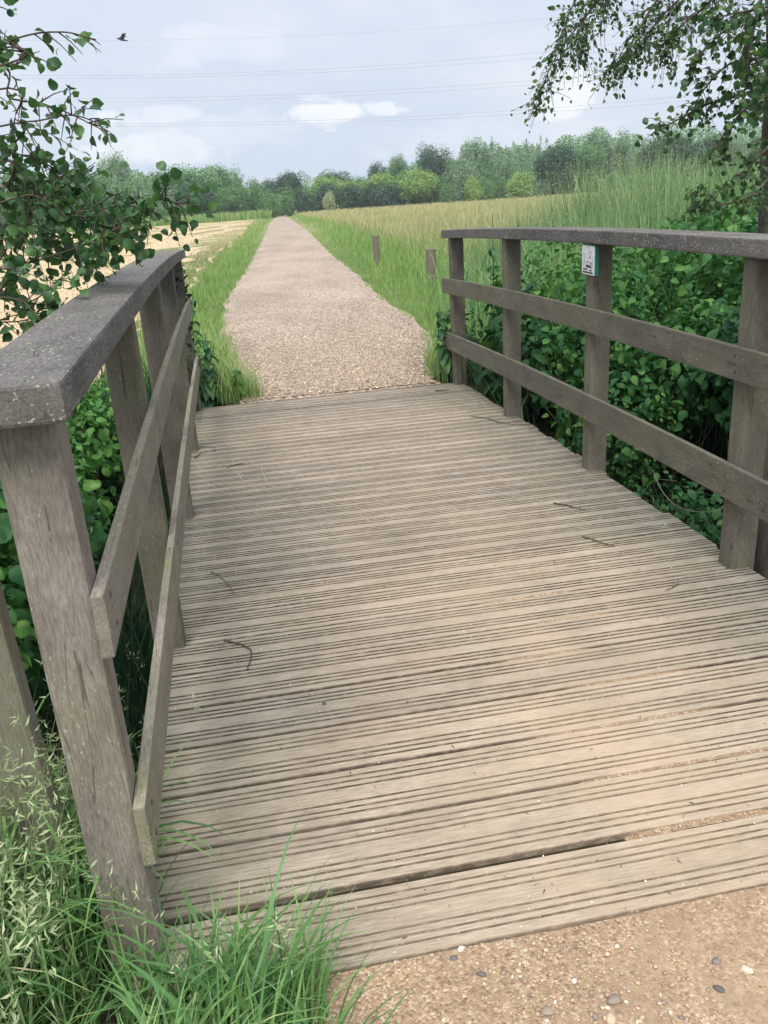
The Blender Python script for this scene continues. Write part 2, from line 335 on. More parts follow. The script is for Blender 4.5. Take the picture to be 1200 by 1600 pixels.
def plankmat():
    m, t, out = newmat('deck_plank_wood')
    pos = N(t, 'ShaderNodeNewGeometry').outputs['Position']
    oi = N(t, 'ShaderNodeObjectInfo').outputs['Random']
    comb = N(t, 'ShaderNodeCombineXYZ'); L(t, M(t, 'MULTIPLY', oi, 19.0), comb.inputs[0]); L(t, M(t, 'MULTIPLY', oi, 3.0), comb.inputs[2])
    vm = N(t, 'ShaderNodeVectorMath'); L(t, pos, vm.inputs[0]); L(t, comb.outputs[0], vm.inputs[1])
    g1 = noise(t, 260, 6, .72, vm.outputs[0], (.06, 1, 1), .3); g2 = noise(t, 7, 5, .65, vm.outputs[0], (.6, .8, 1))
    f = M(t, 'ADD', M(t, 'MULTIPLY', g1, .75), M(t, 'MULTIPLY', g2, .25))
    c = ramp(t, f, [(.36, (.195, .165, .130)), (.5, (.345, .297, .236)), (.64, (.51, .45, .37))])
    c = MIX(t, 1.0, c, MIX(t, oi, (.82, .84, .86), (1.10, 1.07, 1.04)), 'MULTIPLY')
    kn = noise(t, 4, 5, .7, vm.outputs[0], (.5, 1, 1)); c = MIX(t, 1.0, c, ramp(t, kn, [(.35, (.86, .86, .85)), (.65, (1.08, 1.08, 1.08))]), 'MULTIPLY')
    s = N(t, 'ShaderNodeSeparateXYZ'); L(t, pos, s.inputs[0]); X, Y = s.outputs[0], s.outputs[1]
    # trodden middle: sand worn into the boards, strongest by the near end
    n = noise(t, 2.6, 4, .6)
    wx = M(t, 'SUBTRACT', 1.0, M(t, 'ABSOLUTE', M(t, 'MULTIPLY', M(t, 'SUBTRACT', X, .15), 1.15)), clamp=True)
    wy = M(t, 'MULTIPLY_ADD', Y, -.30, 1.15, clamp=True)
    w = M(t, 'MULTIPLY', M(t, 'MULTIPLY', wx, wy), M(t, 'MULTIPLY_ADD', n, 2.4, -.35, clamp=True))
    c = MIX(t, M(t, 'MULTIPLY', w, .62, clamp=True), c, (.54, .42, .295))
    # grey algae film towards both edges
    ed = M(t, 'MULTIPLY_ADD', M(t, 'ABSOLUTE', X), 1.7, -.85, clamp=True)
    ed = M(t, 'MULTIPLY', ed, M(t, 'MULTIPLY_ADD', n, 2.0, -.3, clamp=True))
    c = MIX(t, M(t, 'MULTIPLY', ed, .55), c, (.175, .185, .13))
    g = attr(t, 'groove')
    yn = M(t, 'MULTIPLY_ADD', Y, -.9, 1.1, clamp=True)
    dirt = MIX(t, M(t, 'MULTIPLY', M(t, 'MULTIPLY', w, w), .9, clamp=True), MIX(t, yn, (.034, .028, .022), (.125, .100, .074)), (.24, .175, .115))  # dirt in the grooves, plus painted shade for groove walls and plank gaps
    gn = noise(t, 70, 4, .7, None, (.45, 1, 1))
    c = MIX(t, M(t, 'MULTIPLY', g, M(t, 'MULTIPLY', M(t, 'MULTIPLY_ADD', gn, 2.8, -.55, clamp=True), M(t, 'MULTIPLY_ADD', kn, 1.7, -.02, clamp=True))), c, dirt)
    # grit and tiny stones
    vo = N(t, 'ShaderNodeTexVoronoi', feature='F1', i_Scale=85.0); L(t, pos, vo.inputs[0])
    k = N(t, 'ShaderNodeSeparateColor'); L(t, vo.outputs['Color'], k.inputs[0])
    gr = M(t, 'MULTIPLY', M(t, 'GREATER_THAN', k.outputs[0], .93), M(t, 'LESS_THAN', vo.outputs['Distance'], .22))
    c = MIX(t, M(t, 'MULTIPLY', gr, .75), c, MIX(t, k.outputs[1], (.10, .08, .06), (.62, .58, .50)))
    p = N(t, 'ShaderNodeBsdfPrincipled', i_Roughness=.8); L(t, c, p.inputs['Base Color']); p.inputs['Specular IOR Level'].default_value = .25
    b = N(t, 'ShaderNodeBump', i_Strength=.6, i_Distance=.003); L(t, M(t, 'ADD', g1, M(t, 'MULTIPLY', gr, .8)), b.inputs['Height']); L(t, b.outputs[0], p.inputs['Normal'])
    L(t, p.outputs[0], out.inputs[0]); return m
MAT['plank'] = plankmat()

def gravelmat(name, cols, sand, vs=55, smul=3.6, sadd=-1.35):
    m, t, out = newmat(name); pos = N(t, 'ShaderNodeNewGeometry').outputs['Position']
    vo = N(t, 'ShaderNodeTexVoronoi', feature='F1', i_Scale=float(vs)); L(t, pos, vo.inputs[0])
    k = N(t, 'ShaderNodeSeparateColor'); L(t, vo.outputs['Color'], k.inputs[0])
    c = ramp(t, k.outputs[0], cols)
    n1 = noise(t, 1.3, 5, .6); n2 = noise(t, 9, 4, .6)
    s = M(t, 'MULTIPLY_ADD', M(t, 'ADD', M(t, 'MULTIPLY', n1, .6), M(t, 'MULTIPLY', n2, .4)), smul, sadd, clamp=True)
    c = MIX(t, s, c, ramp(t, noise(t, 40, 5, .7), [(.3, sand[0]), (.7, sand[1])]))
    bn = noise(t, .9, 5, .65, None, (1, .45, 1)); c = MIX(t, 1.0, c, ramp(t, bn, [(.35, (.80, .79, .78)), (.62, (1.06, 1.05, 1.04))]), 'MULTIPLY')
    p = N(t, 'ShaderNodeBsdfPrincipled', i_Roughness=.95); L(t, c, p.inputs['Base Color']); p.inputs['Specular IOR Level'].default_value = .2
    b = N(t, 'ShaderNodeBump', i_Strength=.5, i_Distance=.008, invert=True)
    L(t, M(t, 'ADD', M(t, 'MULTIPLY', vo.outputs['Distance'], M(t, 'SUBTRACT', 1.0, s)), M(t, 'MULTIPLY', noise(t, 60, 4), .3)), b.inputs['Height']); L(t, b.outputs[0], p.inputs['Normal'])
    L(t, p.outputs[0], out.inputs[0]); return m
MAT['path'] = gravelmat('path_gravel', [(0, (.09, .08, .07)), (.25, (.26, .215, .175)), (.75, (.43, .35, .285)), (1, (.68, .61, .53))], ((.33, .262, .205), (.47, .385, .305)), 60, 2.6, -1.1)
MAT['dirt'] = gravelmat('sandy_dirt', [(0, (.16, .12, .09)), (.3, (.36, .25, .16)), (.8, (.48, .34, .22)), (1, (.68, .58, .45))], ((.215, .155, .10), (.375, .28, .19)), 190)
def simple(name, c, rough=.8, n=None, amt=.3, metallic=0):
    m, t, out = newmat(name); p = N(t, 'ShaderNodeBsdfPrincipled', i_Roughness=rough, i_Metallic=float(metallic))
    if n:
        x = noise(t, n, 4, .6); L(t, MIX(t, x, tuple(v*(1-amt) for v in c), tuple(min(1, v*(1+amt)) for v in c)), p.inputs['Base Color'])
    else: p.inputs['Base Color'].default_value = (*c, 1)
    L(t, p.outputs[0], out.inputs[0]); return m
def stonemat():
    m, t, out = newmat('pebble_stone'); r = attr(t, 'rnd')
    c = ramp(t, r, [(0, (.07, .065, .07)), (.2, (.19, .17, .155)), (.45, (.36, .27, .19)), (.75, (.50, .38, .27)), (.93, (.66, .58, .46)), (1, (.78, .74, .66))])
    c = MIX(t, 1.0, c, MIX(t, noise(t, 90, 3), (.75, .75, .75), (1.2, 1.2, 1.2)), 'MULTIPLY')
    p = N(t, 'ShaderNodeBsdfPrincipled', i_Roughness=.75); L(t, c, p.inputs['Base Color']); L(t, p.outputs[0], out.inputs[0]); return m
MAT['stone'] = stonemat()
def groundmat():
    m, t, out = newmat('meadow_soil')
    n = noise(t, .8, 5, .6); n2 = noise(t, 14, 5, .65)
    c = ramp(t, M(t, 'ADD', M(t, 'MULTIPLY', n, .5), M(t, 'MULTIPLY', n2, .5)), [(.3, (.05, .075, .025)), (.5, (.10, .15, .045)), (.75, (.22, .24, .10))])
    s = N(t, 'ShaderNodeSeparateXYZ'); L(t, N(t, 'ShaderNodeNewGeometry').outputs['Position'], s.inputs[0])
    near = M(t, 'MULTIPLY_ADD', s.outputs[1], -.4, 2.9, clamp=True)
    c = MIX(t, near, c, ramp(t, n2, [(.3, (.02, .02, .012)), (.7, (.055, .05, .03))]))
    farf = M(t, 'MULTIPLY_ADD', s.outputs[1], .03, -.7, clamp=True)
    c = MIX(t, M(t, 'MULTIPLY', farf, .75), c, ramp(t, noise(t, .15, 5, .6), [(.3, (.24, .26, .12)), (.7, (.44, .37, .21))]))
    p = N(t, 'ShaderNodeBsdfPrincipled', i_Roughness=1.0); L(t, c, p.inputs['Base Color']); p.inputs['Specular IOR Level'].default_value = .1
    L(t, p.outputs[0], out.inputs[0]); return m
MAT['ground'] = groundmat()
def haymat():
    m, t, out = newmat('cut_hay')
    n = noise(t, 1.6, 6, .7, sc=(1, .8, 1)); n2 = noise(t, 12, 5, .7); s = N(t, 'ShaderNodeSeparateXYZ'); L(t, N(t, 'ShaderNodeNewGeometry').outputs['Position'], s.inputs[0])
    f = M(t, 'ADD', M(t, 'MULTIPLY', n, .6), M(t, 'MULTIPLY', n2, .4))
    c = ramp(t, f, [(.33, (.45, .355, .22)), (.5, (.51, .41, .265)), (.68, (.56, .455, .30))])
    p = N(t, 'ShaderNodeBsdfPrincipled', i_Roughness=1.0); L(t, c, p.inputs['Base Color']); p.inputs['Specular IOR Level'].default_value = .1
    b = N(t, 'ShaderNodeBump', i_Strength=.35, i_Distance=.03); L(t, f, b.inputs['Height']); L(t, b.outputs[0], p.inputs['Normal'])
    L(t, p.outputs[0], out.inputs[0]); return m
MAT['hay'] = haymat()
MAT['straw'] = leafmat('dry_straw', [(0, (.38, .30, .175)), (.5, (.51, .41, .265)), (1, (.60, .50, .34))], .8, .2)

# ------------------------------------------------------------------ terrain
def sstep(a, b, x): t_ = np.clip((x-a)/(b-a), 0, 1); return t_*t_*(3-2*t_)
def Zd(y): return -.0025*y - .00473*y*y          # deck top along the bridge
def pc(y): return .38+.066*(y-6)                 # path centre line
def phw(y): return 1.12 - .25*sstep(20, 60, y) + .06*np.sin(y*.9) + .04*np.sin(y*2.3+1)
Z5 = -.15
def PLe(y): return np.interp(y, [5.3, 6.2, 9.75, 13.9, 22, 44, 93, 187], [-.66, -.69, -.81, -.72, -.07, 1.48, 4.68, 11.73])
def PRe(y): return np.interp(y, [5.3, 6.4, 8.2, 9.67, 11.8, 17, 25, 56, 186], [.84, 1.05, 1.46, 1.58, 1.64, 2.05, 2.55, 4.93, 13.64])
def G(x, y):
    x, y = np.asarray(x, float), np.asarray(y, float)
    z = np.where(y < 5.4, -.012-.0256*np.clip(y, 0, 9), Z5-.024*(y-5.4))
    dit = sstep(.2, 1.5, y)*(1-sstep(3.9, 5.2, y))
    z = z - 1.25*dit
    z = z - .10*sstep(-.95, -1.8, x)*(y < 1.2)*(1-dit)
    z = z + .05*np.sin(x*1.7+y*.6)*np.sin(y*.9-x*.5)*sstep(1.4, 3, abs(x-pc(y)))*(y > 5.4)
    z = z - .18*np.exp(-((x-pc(y)+2.3)/.5)**2)*(y > 6)*sstep(6, 9, y)   # shallow ditch left of the path
    return z
def grid(xs, ys, zf):
    X, Y = np.meshgrid(xs, ys); v = np.stack([X, Y, zf(X, Y)], -1).reshape(-1, 3)
    nx, ny = len(xs), len(ys); i = (np.arange(ny-1)[:, None]*nx+np.arange(nx-1)[None]).ravel()
    return v, np.stack([i, i+1, i+nx+1, i+nx], -1)
xs = np.concatenate([-np.geomspace(900, 4, 30), np.linspace(-3.8, 6, 60), np.geomspace(6.4, 900, 30)])
ys = np.concatenate([-np.geomspace(300, 3.5, 14), np.linspace(-3, 12, 90), np.geomspace(12.4, 1400, 60)])
v, f = grid(xs, ys, lambda x, y: G(x, y)-.022*np.exp(-((y-5.32)/.28)**2))
tag(link('ground', mesh('ground', v, f, smooth=True), MAT['ground']), kind='structure')
# gravel path beyond the bridge and sandy ground before it
def strip(ylist, lf, rf, n, zoff):
    v = []; f = []
    for j, y in enumerate(ylist):
        a, b = lf(y), rf(y)
        for i in range(n): 
            x = a+(b-a)*i/(n-1); e_ = min(i, n-1-i)/(n-1)
            v.append((x, y, float(G(x, y))+zoff*min(1, e_*6+.25)))
    if zoff == .016:
        for i in range(n): v[i] = (v[i][0], v[i][1]+.016*mnoise.noise(Vector((i*1.7, 0, 3))), Zd(v[i][1])+.0015)
        for i in range(n): v[n+i] = (v[n+i][0], 5.425, v[n+i][2]-.004)
    for j in range(len(ylist)-1):
        for i in range(n-1): q = j*n+i; f.append((q, q+1, q+n+1, q+n))
    return v, f
yl = np.concatenate([np.linspace(5.380, 12, 52), np.geomspace(12.2, 190, 80)])
flare = lambda y: .0 + .42*math.exp(-((y-8.3)/1.9)**2)
PL = lambda y: PLe(y)+.03*math.sin(y*3.1)
PR = lambda y: PRe(y)+.03*math.sin(y*2.7)
v, f = strip(yl, PL, PR, 15, .016)
tag(link('path', mesh('path', v, f, smooth=True), MAT['path']), kind='structure')
v, f = strip(np.concatenate([-np.geomspace(40, .6, 20), np.linspace(-.55, -.004, 12)]), lambda y: -.98+.06*math.sin(y*5), lambda y: 1.5+.05*math.sin(y*4), 30, .004)
v = np.array(v); v[:, 2] += .006*np.array([mnoise.noise(Vector((p[0]*3, p[1]*3, 0))) for p in v])
tag(link('path', mesh('path', v, f, smooth=True), MAT['dirt']), kind='structure')
# cut hay field left of the path
yl = np.geomspace(7, 156, 70)
HL = lambda y: -4-1.1*y; HR = lambda y: pc(y)-phw(y)-1.35-.012*y+.1*math.sin(y)
v, f = strip(yl, HL, HR, 40, .02)
tag(link('field', mesh('field', v, f, smooth=True), MAT['hay']), kind='structure')

# ------------------------------------------------------------------ footbridge
bridge = tag(empty('footbridge', (0, 2.7, 0)), 'weathered wooden footbridge of grooved planks between two post and rail railings', 'footbridge')
BO = np.array([0, 2.7, 0])
def bpart(name, bm, mat, parent=bridge, off=BO):
    for v_ in bm.verts: v_.co = Vector(v_.co)-Vector(off)
    return bm_obj(name, bm, mat, parent)
PITCH = .2
prof0 = []
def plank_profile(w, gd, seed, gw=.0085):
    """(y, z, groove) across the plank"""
    r = random.Random(seed); pr = [(0, -.042, 1), (0, -.006, 1), (.0005, -.003, .8), (.004, 0, .1)]  # plank sides take the full value too: gap shade painted into the colour
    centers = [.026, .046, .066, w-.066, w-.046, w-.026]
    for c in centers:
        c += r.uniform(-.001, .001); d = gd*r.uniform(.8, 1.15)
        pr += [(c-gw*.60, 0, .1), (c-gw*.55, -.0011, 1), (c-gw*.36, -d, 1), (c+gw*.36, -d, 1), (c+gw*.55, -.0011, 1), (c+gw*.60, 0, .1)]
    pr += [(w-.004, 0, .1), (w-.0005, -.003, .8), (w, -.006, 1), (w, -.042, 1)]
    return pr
NP_ = 27
for k in range(NP_):
    y0 = k*PITCH + (.004 if k else -.002); gap = .013-.005*min(1, k/10) if k not in (24, 25) else .012
    w = PITCH-gap
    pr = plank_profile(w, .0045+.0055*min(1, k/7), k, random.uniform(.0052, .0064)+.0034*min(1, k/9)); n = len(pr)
    hw0, hw1 = -1.05+random.uniform(-.012, .012), 1.05+random.uniform(-.012, .012)
    nx = 7; vv, ff, ga = [], [], []
    ym = y0+w/2; tilt = random.uniform(-.006, .006); lift = random.uniform(-.0015, .0015)
    for i in range(nx):
        x = hw0+(hw1-hw0)*i/(nx-1); wob = random.uniform(-.0008, .0008)
        for (py, pz, g) in pr:
            yy = y0+py; zz = Zd(yy)+pz+lift+tilt*(py/w-.5)*.4+wob*(pz > -.03)
            vv.append((x, yy-2.7+wob*.4, zz)); ga.append(g)
    for i in range(nx-1):
        for j in range(n-1):
            a = i*n+j; ff.append((a, a+n, a+n+1, a+1))
    ff.append(tuple(range(n))); ff.append(tuple(range((nx-1)*n+n-1, (nx-1)*n-1, -1)))
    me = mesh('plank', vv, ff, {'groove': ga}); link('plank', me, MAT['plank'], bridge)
for s in (-1, 1):
    secs = []
    for y in np.linspace(.02, 5.38, 12):
        z = Zd(y)-.045; xa, xb = sorted((s*.93, s*.845)); secs.append([(xa, y, z-.24), (xb, y, z-.24), (xb, y, z), (xa, y, z)])
    bpart('beam', beam_bm(secs), MAT['beam'])
secs = [[(-.05, y, Zd(y)-.285), (.05, y, Zd(y)-.285), (.05, y, Zd(y)-.045), (-.05, y, Zd(y)-.045)] for y in np.linspace(.02, 5.38, 12)]
bpart('beam', beam_bm(secs), MAT['beam'])
PY = [.0788+1.3004*i for i in range(5)]; HF = .983; HH = 1.104
MAT['screw'] = simple('screw_steel', (.06, .055, .05), .6)
def screw(y, z, x, s, rail):
    bm = bmesh.new(); bmesh.ops.create_cone(bm, cap_ends=True, segments=8, radius1=.006, radius2=.005, depth=.002)
    bm.transform(Matrix.Translation((x, y, z)) @ Matrix.Rotation(math.pi/2, 4, 'Y')); bm_obj('screw', bm, MAT['screw'], rail)
for s in (-1, 1):
    rl = empty('railing', (s*HF, 2.7-2.7, 0), bridge); off = np.array([s*HF, 2.7, 0])
    rl['label'] = 'left railing' if s < 0 else 'right railing'
    pm, rm = (MAT['post_shaded'], MAT['rail']) if s < 0 else (MAT['post_shaded'], MAT['rail_dark'])
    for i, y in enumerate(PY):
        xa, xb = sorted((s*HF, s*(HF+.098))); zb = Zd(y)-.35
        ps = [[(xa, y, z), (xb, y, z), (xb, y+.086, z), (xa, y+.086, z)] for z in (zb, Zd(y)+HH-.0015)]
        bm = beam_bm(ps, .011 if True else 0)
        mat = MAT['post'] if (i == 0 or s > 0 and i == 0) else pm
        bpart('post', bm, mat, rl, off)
    # flat boards nailed to the deck side of the posts
    for (za, zb) in ((.698, .812), (.268, .398)):
        xa, xb = sorted((s*(HF-.0015), s*(HF-.0235))); secs = []
        for y in np.linspace(PY[0]-.022, 5.52, 15):
            z = Zd(y); secs.append([(xa, y, z+za), (xb, y, z+za), (xb, y, z+zb), (xa, y, z+zb)])
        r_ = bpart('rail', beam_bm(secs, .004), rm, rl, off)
        for y in PY:
            for dz in (.03, .085):
                screw(y+.045+random.uniform(-.01, .01)-2.7, Zd(y)+za+dz+random.uniform(-.004, .004), -s*.0245, s, r_)
    # handrail in three straight lengths that follow the arch
    cuts = [PY[0]-.07, 1.86, 3.60, 5.46]
    for a, b in zip(cuts[:-1], cuts[1:]):
        xa, xb = sorted((s*(HF-.030), s*(HF+.128))); secs = []
        ya, yb = a+.0012, b-.0012
        for y in np.linspace(ya, yb, 5):
            z = Zd(y)+HH; secs.append([(xa, y, z), (xb, y, z), (xb, y, z+.060), (xa, y, z+.060)])
        bm = beam_bm(secs, .006); bpart('handrail', bm, MAT['cap'], rl, off)

# notice plate on the second post of the right-hand railing
sg = tag(empty('notice_sign', (HF-.0015, 2.69, .99)), 'small white sign with black line drawing on a teal backing, screwed to a railing post', 'sign')
MAT['teal'] = simple('teal_plastic', (.02, .16, .13), .4); MAT['signwhite'] = simple('sign_white', (.74, .76, .78), .4, 30, .05); MAT['ink'] = simple('sign_ink', (.03, .03, .04), .6)
b = box(-.020, 0, -.078, .068, -.066, .070, .002); bm_obj('backing', b, MAT['teal'], sg)
b = box(-.0225, -.0202, -.074, .066, -.064, .064, .0); face = bm_obj('face_plate', b, MAT['signwhite'], sg)
def ink(pts, w=.0022, close=False):
    # pts in face coords: a along the plate from its far (left) edge to near (right) edge 0..1, b up 0..1
    P_ = [(.066-.14*a, -.064+.128*b_) for a, b_ in pts]
    bm = bmesh.new()
    for p, q in zip(P_[:-1], P_[1:]):
        d = Vector((q[0]-p[0], q[1]-p[1])); 
        if d.length == 0: continue
        d.normalize(); n_ = Vector((-d.y, d.x))*w/2
        vs = [bm.verts.new((-.0229, p[0]+n_.x*k1+0, p[1]+n_.y*k1)) if j == 0 else bm.verts.new((-.0229, q[0]+n_.x*k1, q[1]+n_.y*k1)) for j, k1 in ((0, 1), (0, -1), (1, -1), (1, 1))]
        bm.faces.new(vs)
    bmesh.ops.solidify(bm, geom=bm.faces[:], thickness=.0004)
    return bm_obj('drawing', bm, MAT['ink'], face)
ink([(.12, .72), (.17, .74), (.15, .60), (.18, .45)]); ink([(.30, .73), (.26, .70), (.24, .55), (.25, .40), (.28, .30)]); ink([(.18, .45), (.16, .33), (.12, .28)], .003)
ink([(.50, .98), (.50, .90)], .006); ink([(.58, .80), (.66, .84), (.74, .76), (.72, .66), (.64, .60), (.57, .68), (.58, .80)])
ink([(.66, .64), (.66, .56)], .008); ink([(.46, .60), (.44, .46)]); ink([(.84, .60), (.84, .46)])
ink([(.34, .40), (.46, .45), (.62, .43), (.74, .40), (.88, .45)], .003); ink([(.34, .36), (.5, .33), (.70, .34), (.86, .38)])
ink([(.34, .30), (.78, .28)], .006); ink([(.30, .26), (.88, .235)]); ink([(.82, .32), (.88, .32)], .006)
for a in np.arange(.10, .46, .055): ink([(a, .18), (a+.04, .175)], .0075)
for a in np.arange(.62, .84, .055): ink([(a, .16), (a+.04, .155)], .0065)
for a in np.arange(.07, .90, .05): ink([(a, .075), (a+.036, .07)], .0085)

# short leaning timber beside the near left post
tb = tag(link('timber_post', mesh('timber_post', [(0, 0, 0)], np.zeros((0, 4), int)), None), 'short grey timber post with olive green side leaning left of the near railing post', 'post')
s_ = [[(x+dx, y, z) for x, y in ((-1.40, .30), (-1.183, .30), (-1.183, .365), (-1.40, .365))] for z, dx in ((-.35, .015), (.75, -.012))]
bm = beam_bm(s_, .012); me = bpy.data.meshes.new('timber_post'); bm.to_mesh(me); bm.free(); me.materials.append(MAT['board']); tb.data = me

# ------------------------------------------------------------------ stakes by the path
def stake(x, y, h, r, label, lean):
    z = float(G(x, y)); th = np.linspace(0, 2*np.pi, 14, endpoint=False); vv = []; ff = []
    for j, (zz, rr) in enumerate(((-.3, r), (h*.5, r*1.02), (h-.008, r*.98), (h, r*.88))):
        for a in th: vv.append((rr*math.cos(a)*(1+.03*math.sin(3*a+zz))+lean*zz, rr*math.sin(a), zz))
    for j in range(3):
        for i in range(14): a = j*14+i; b_ = j*14+(i+1) % 14; ff.append((a, b_, b_+14, a+14))
    ff.append(tuple(range(42, 56)))
    o = link('wooden_stake', mesh('wooden_stake', vv, ff, smooth=False), MAT['stake']); o.location = (x, y, z)
    tag(o, label, 'stake', 'wooden stakes beside the path')
stake(2.86, 19.3, .68, .078, 'round wooden stake standing in the grass farther along the gravel path', -.012)
stake(2.70, 13.2, .62, .085, 'round wooden stake nearest the far end of the right railing', .0)

# ------------------------------------------------------------------ vegetation builders
def clump_leaves(c, r, n, lobes, seedv, inner=.35):
    """positions and outward normals on an uneven, lobed crown"""
    g = np.random.default_rng(seedv); c = np.array(c); r = np.array(r)
    lc = g.normal(0, 1, (lobes, 3)); lc = unit(lc)*g.uniform(.25, .72, (lobes, 1)); lr = g.uniform(.30, .55, lobes)
    k = g.integers(0, lobes, n); d = unit(g.normal(0, 1, (n, 3))); rad = (1-inner*g.random(n)**1.6)
    p = lc[k] + d*(lr[k]*rad)[:, None]
    return c+p*r, d
def bush(name, c, r, n, leaf, kind, mat, label, cat='bush', group=None, seedv=0, lobes=11, stems=26, zmin=None):
    n = int(n*1.6)
    p, d = clump_leaves(c, r, n, lobes, seedv); g = np.random.default_rng(seedv+99)
    nr = d*.7 + g.normal(0, .45, d.shape) + np.array([0, 0, .65]); dr = np.cross(nr, g.normal(0, 1, d.shape)); dr[:, 2] -= .35
    gz = G(p[:, 0], p[:, 1])+.03; p[:, 2] = np.maximum(p[:, 2], gz)
    keep = ~((np.abs(p[:, 0]) < 1.02) & (p[:, 1] < 5.45) & (p[:, 1] > -.1) & (p[:, 2] > -.35))
    p, nr, dr = p[keep], nr[keep], dr[keep]
    base = np.array([c[0], c[1], float(G(c[0], c[1]))])
    o = tag(empty(name, base), label, cat, group)
    v, f, a = scatter(kind, p-base, dr, nr, leaf*(.30+.80*g.random(len(p))**1.4), rnd=g.random(len(p)))
    link('leaves', mesh('leaves', v, f, a, smooth=True), MAT[mat], o)
    ts = []
    for i in range(stems):
        e_ = p[g.integers(0, len(p))]-base; b_ = np.array([g.normal(0, .08), g.normal(0, .08), -.03]); m_ = (b_+e_)/2+g.normal(0, .08, 3)
        ts.append(tube(curve([b_, m_, e_], 7), np.linspace(.008, .0018, 7), 4))
    v, f, a = join(*ts); link('stems', mesh('stems', v, f, smooth=True), MAT['twig'], o)
    return o
# bank of shrubs behind the right-hand railing
RB = [((2.0, 4.35, .12), (.85, .95, 1.0), 4200, .085, 'oval', 'bush', 'leafy green bush close behind the right railing, under the white sign'),
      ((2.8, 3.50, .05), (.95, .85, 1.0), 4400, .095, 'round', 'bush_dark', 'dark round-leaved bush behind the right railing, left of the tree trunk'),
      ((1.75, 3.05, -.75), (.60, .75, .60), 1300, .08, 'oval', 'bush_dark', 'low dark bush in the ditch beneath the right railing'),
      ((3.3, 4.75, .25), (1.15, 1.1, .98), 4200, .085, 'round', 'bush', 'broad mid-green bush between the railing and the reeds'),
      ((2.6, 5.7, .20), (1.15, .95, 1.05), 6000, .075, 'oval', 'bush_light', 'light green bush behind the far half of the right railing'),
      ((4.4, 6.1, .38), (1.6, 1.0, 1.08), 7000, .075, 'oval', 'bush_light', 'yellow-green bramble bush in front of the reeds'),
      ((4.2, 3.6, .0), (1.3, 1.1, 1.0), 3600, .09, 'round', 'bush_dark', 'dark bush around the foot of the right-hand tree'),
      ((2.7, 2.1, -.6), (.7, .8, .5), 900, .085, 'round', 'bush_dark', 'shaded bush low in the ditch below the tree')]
for i, (c, r, n, lf, k, m, lab) in enumerate(RB): bush('bush', c, r, n, lf, k, m, lab, group='bushes behind the right railing', seedv=20+i)
RB2 = [((1.42, 4.75, .02), (.34, .55, .62), 300, .15, 'long', 'nettle', 'clump of broad drooping leaves between the last two right posts'), ((1.25, 5.60, -.02), (.32, .40, .50), 200, .14, 'long', 'nettle', 'clump of drooping leaves around the right end post'), ((1.5, 5.2, .35), (.4, .5, .55), 240, .15, 'long', 'bush_light', 'taller pale leafy clump behind the right end post'), ((-.98, 5.75, .0), (.26, .34, .36), 150, .13, 'long', 'nettle', 'leafy clump at the far left corner of the deck')]
for i, (c, r, n, lf, k, m, lab) in enumerate(RB2): bush('leafy_clump', c, r, n, lf, k, m, lab, 'plant', 'leafy clumps at the far corners of the bridge', seedv=70+i, lobes=8, stems=10)
LB = [((-1.75, 2.1, .10), (.55, .85, .72), 2600, .075, 'round', 'bush', 'round-leaved green bush behind the left railing, beside the near post'),
      ((-2.2, 3.4, .1), (.80, .95, .75), 3000, .075, 'round', 'bush', 'green bush behind the middle of the left railing'),
      ((-1.75, 4.5, -.15), (.55, .7, .62), 1800, .07, 'oval', 'bush_light', 'lighter bush outside the far end of the left railing'),
      ((-2.9, 2.3, .35), (.8, .9, .75), 2400, .075, 'round', 'bush', 'bush under the aspen branches at the left edge')]
for i, (c, r, n, lf, k, m, lab) in enumerate(LB): bush('bush', c, r, n, lf, k, m, lab, group='bushes behind the left railing', seedv=50+i)

# nettles: upright stems with hanging opposite leaves
def nettle(x, y, h, lean, label, mat='nettle', ls=.13, seedv=0, z0=None, group='tall nettles at the far corners of the bridge'):
    g = np.random.default_rng(seedv); z = float(G(x, y)) if z0 is None else z0
    o = tag(empty('nettle', (x, y, z)), label, 'nettle', group)
    tp = np.array([lean[0], lean[1], h]); st = curve([(0, 0, 0), tp*.5+g.normal(0, .02, 3), tp], 12)
    v, f, a = tube(st, np.linspace(.006, .002, 12), 5); link('stem', mesh('stem', v, f, a, smooth=True), MAT['nettle'], o)
    P_, D_, S_ = [], [], []
    k = 0
    for s in np.arange(.10, 1.0, .058):
        q = st[int(s*11)]; a0 = k*math.pi/2+g.normal(0, .3); k += 1
        for a_ in (a0, a0+math.pi):
            P_.append(q); D_.append((math.cos(a_), math.sin(a_), -.65+g.normal(0, .25))); S_.append(ls*(1.15-.6*s)*g.uniform(.8, 1.2))
    P_, D_ = np.array(P_), np.array(D_); nn = np.zeros_like(D_)+np.array([0, 0, 1.]); 
    v, f, a = scatter('long' if ls > .1 else 'oval', P_, D_, nn+g.normal(0, .2, D_.shape), np.array(S_), rnd=g.random(len(P_)))
    link('leaves', mesh('leaves', v, f, a, smooth=True), MAT[mat], o)
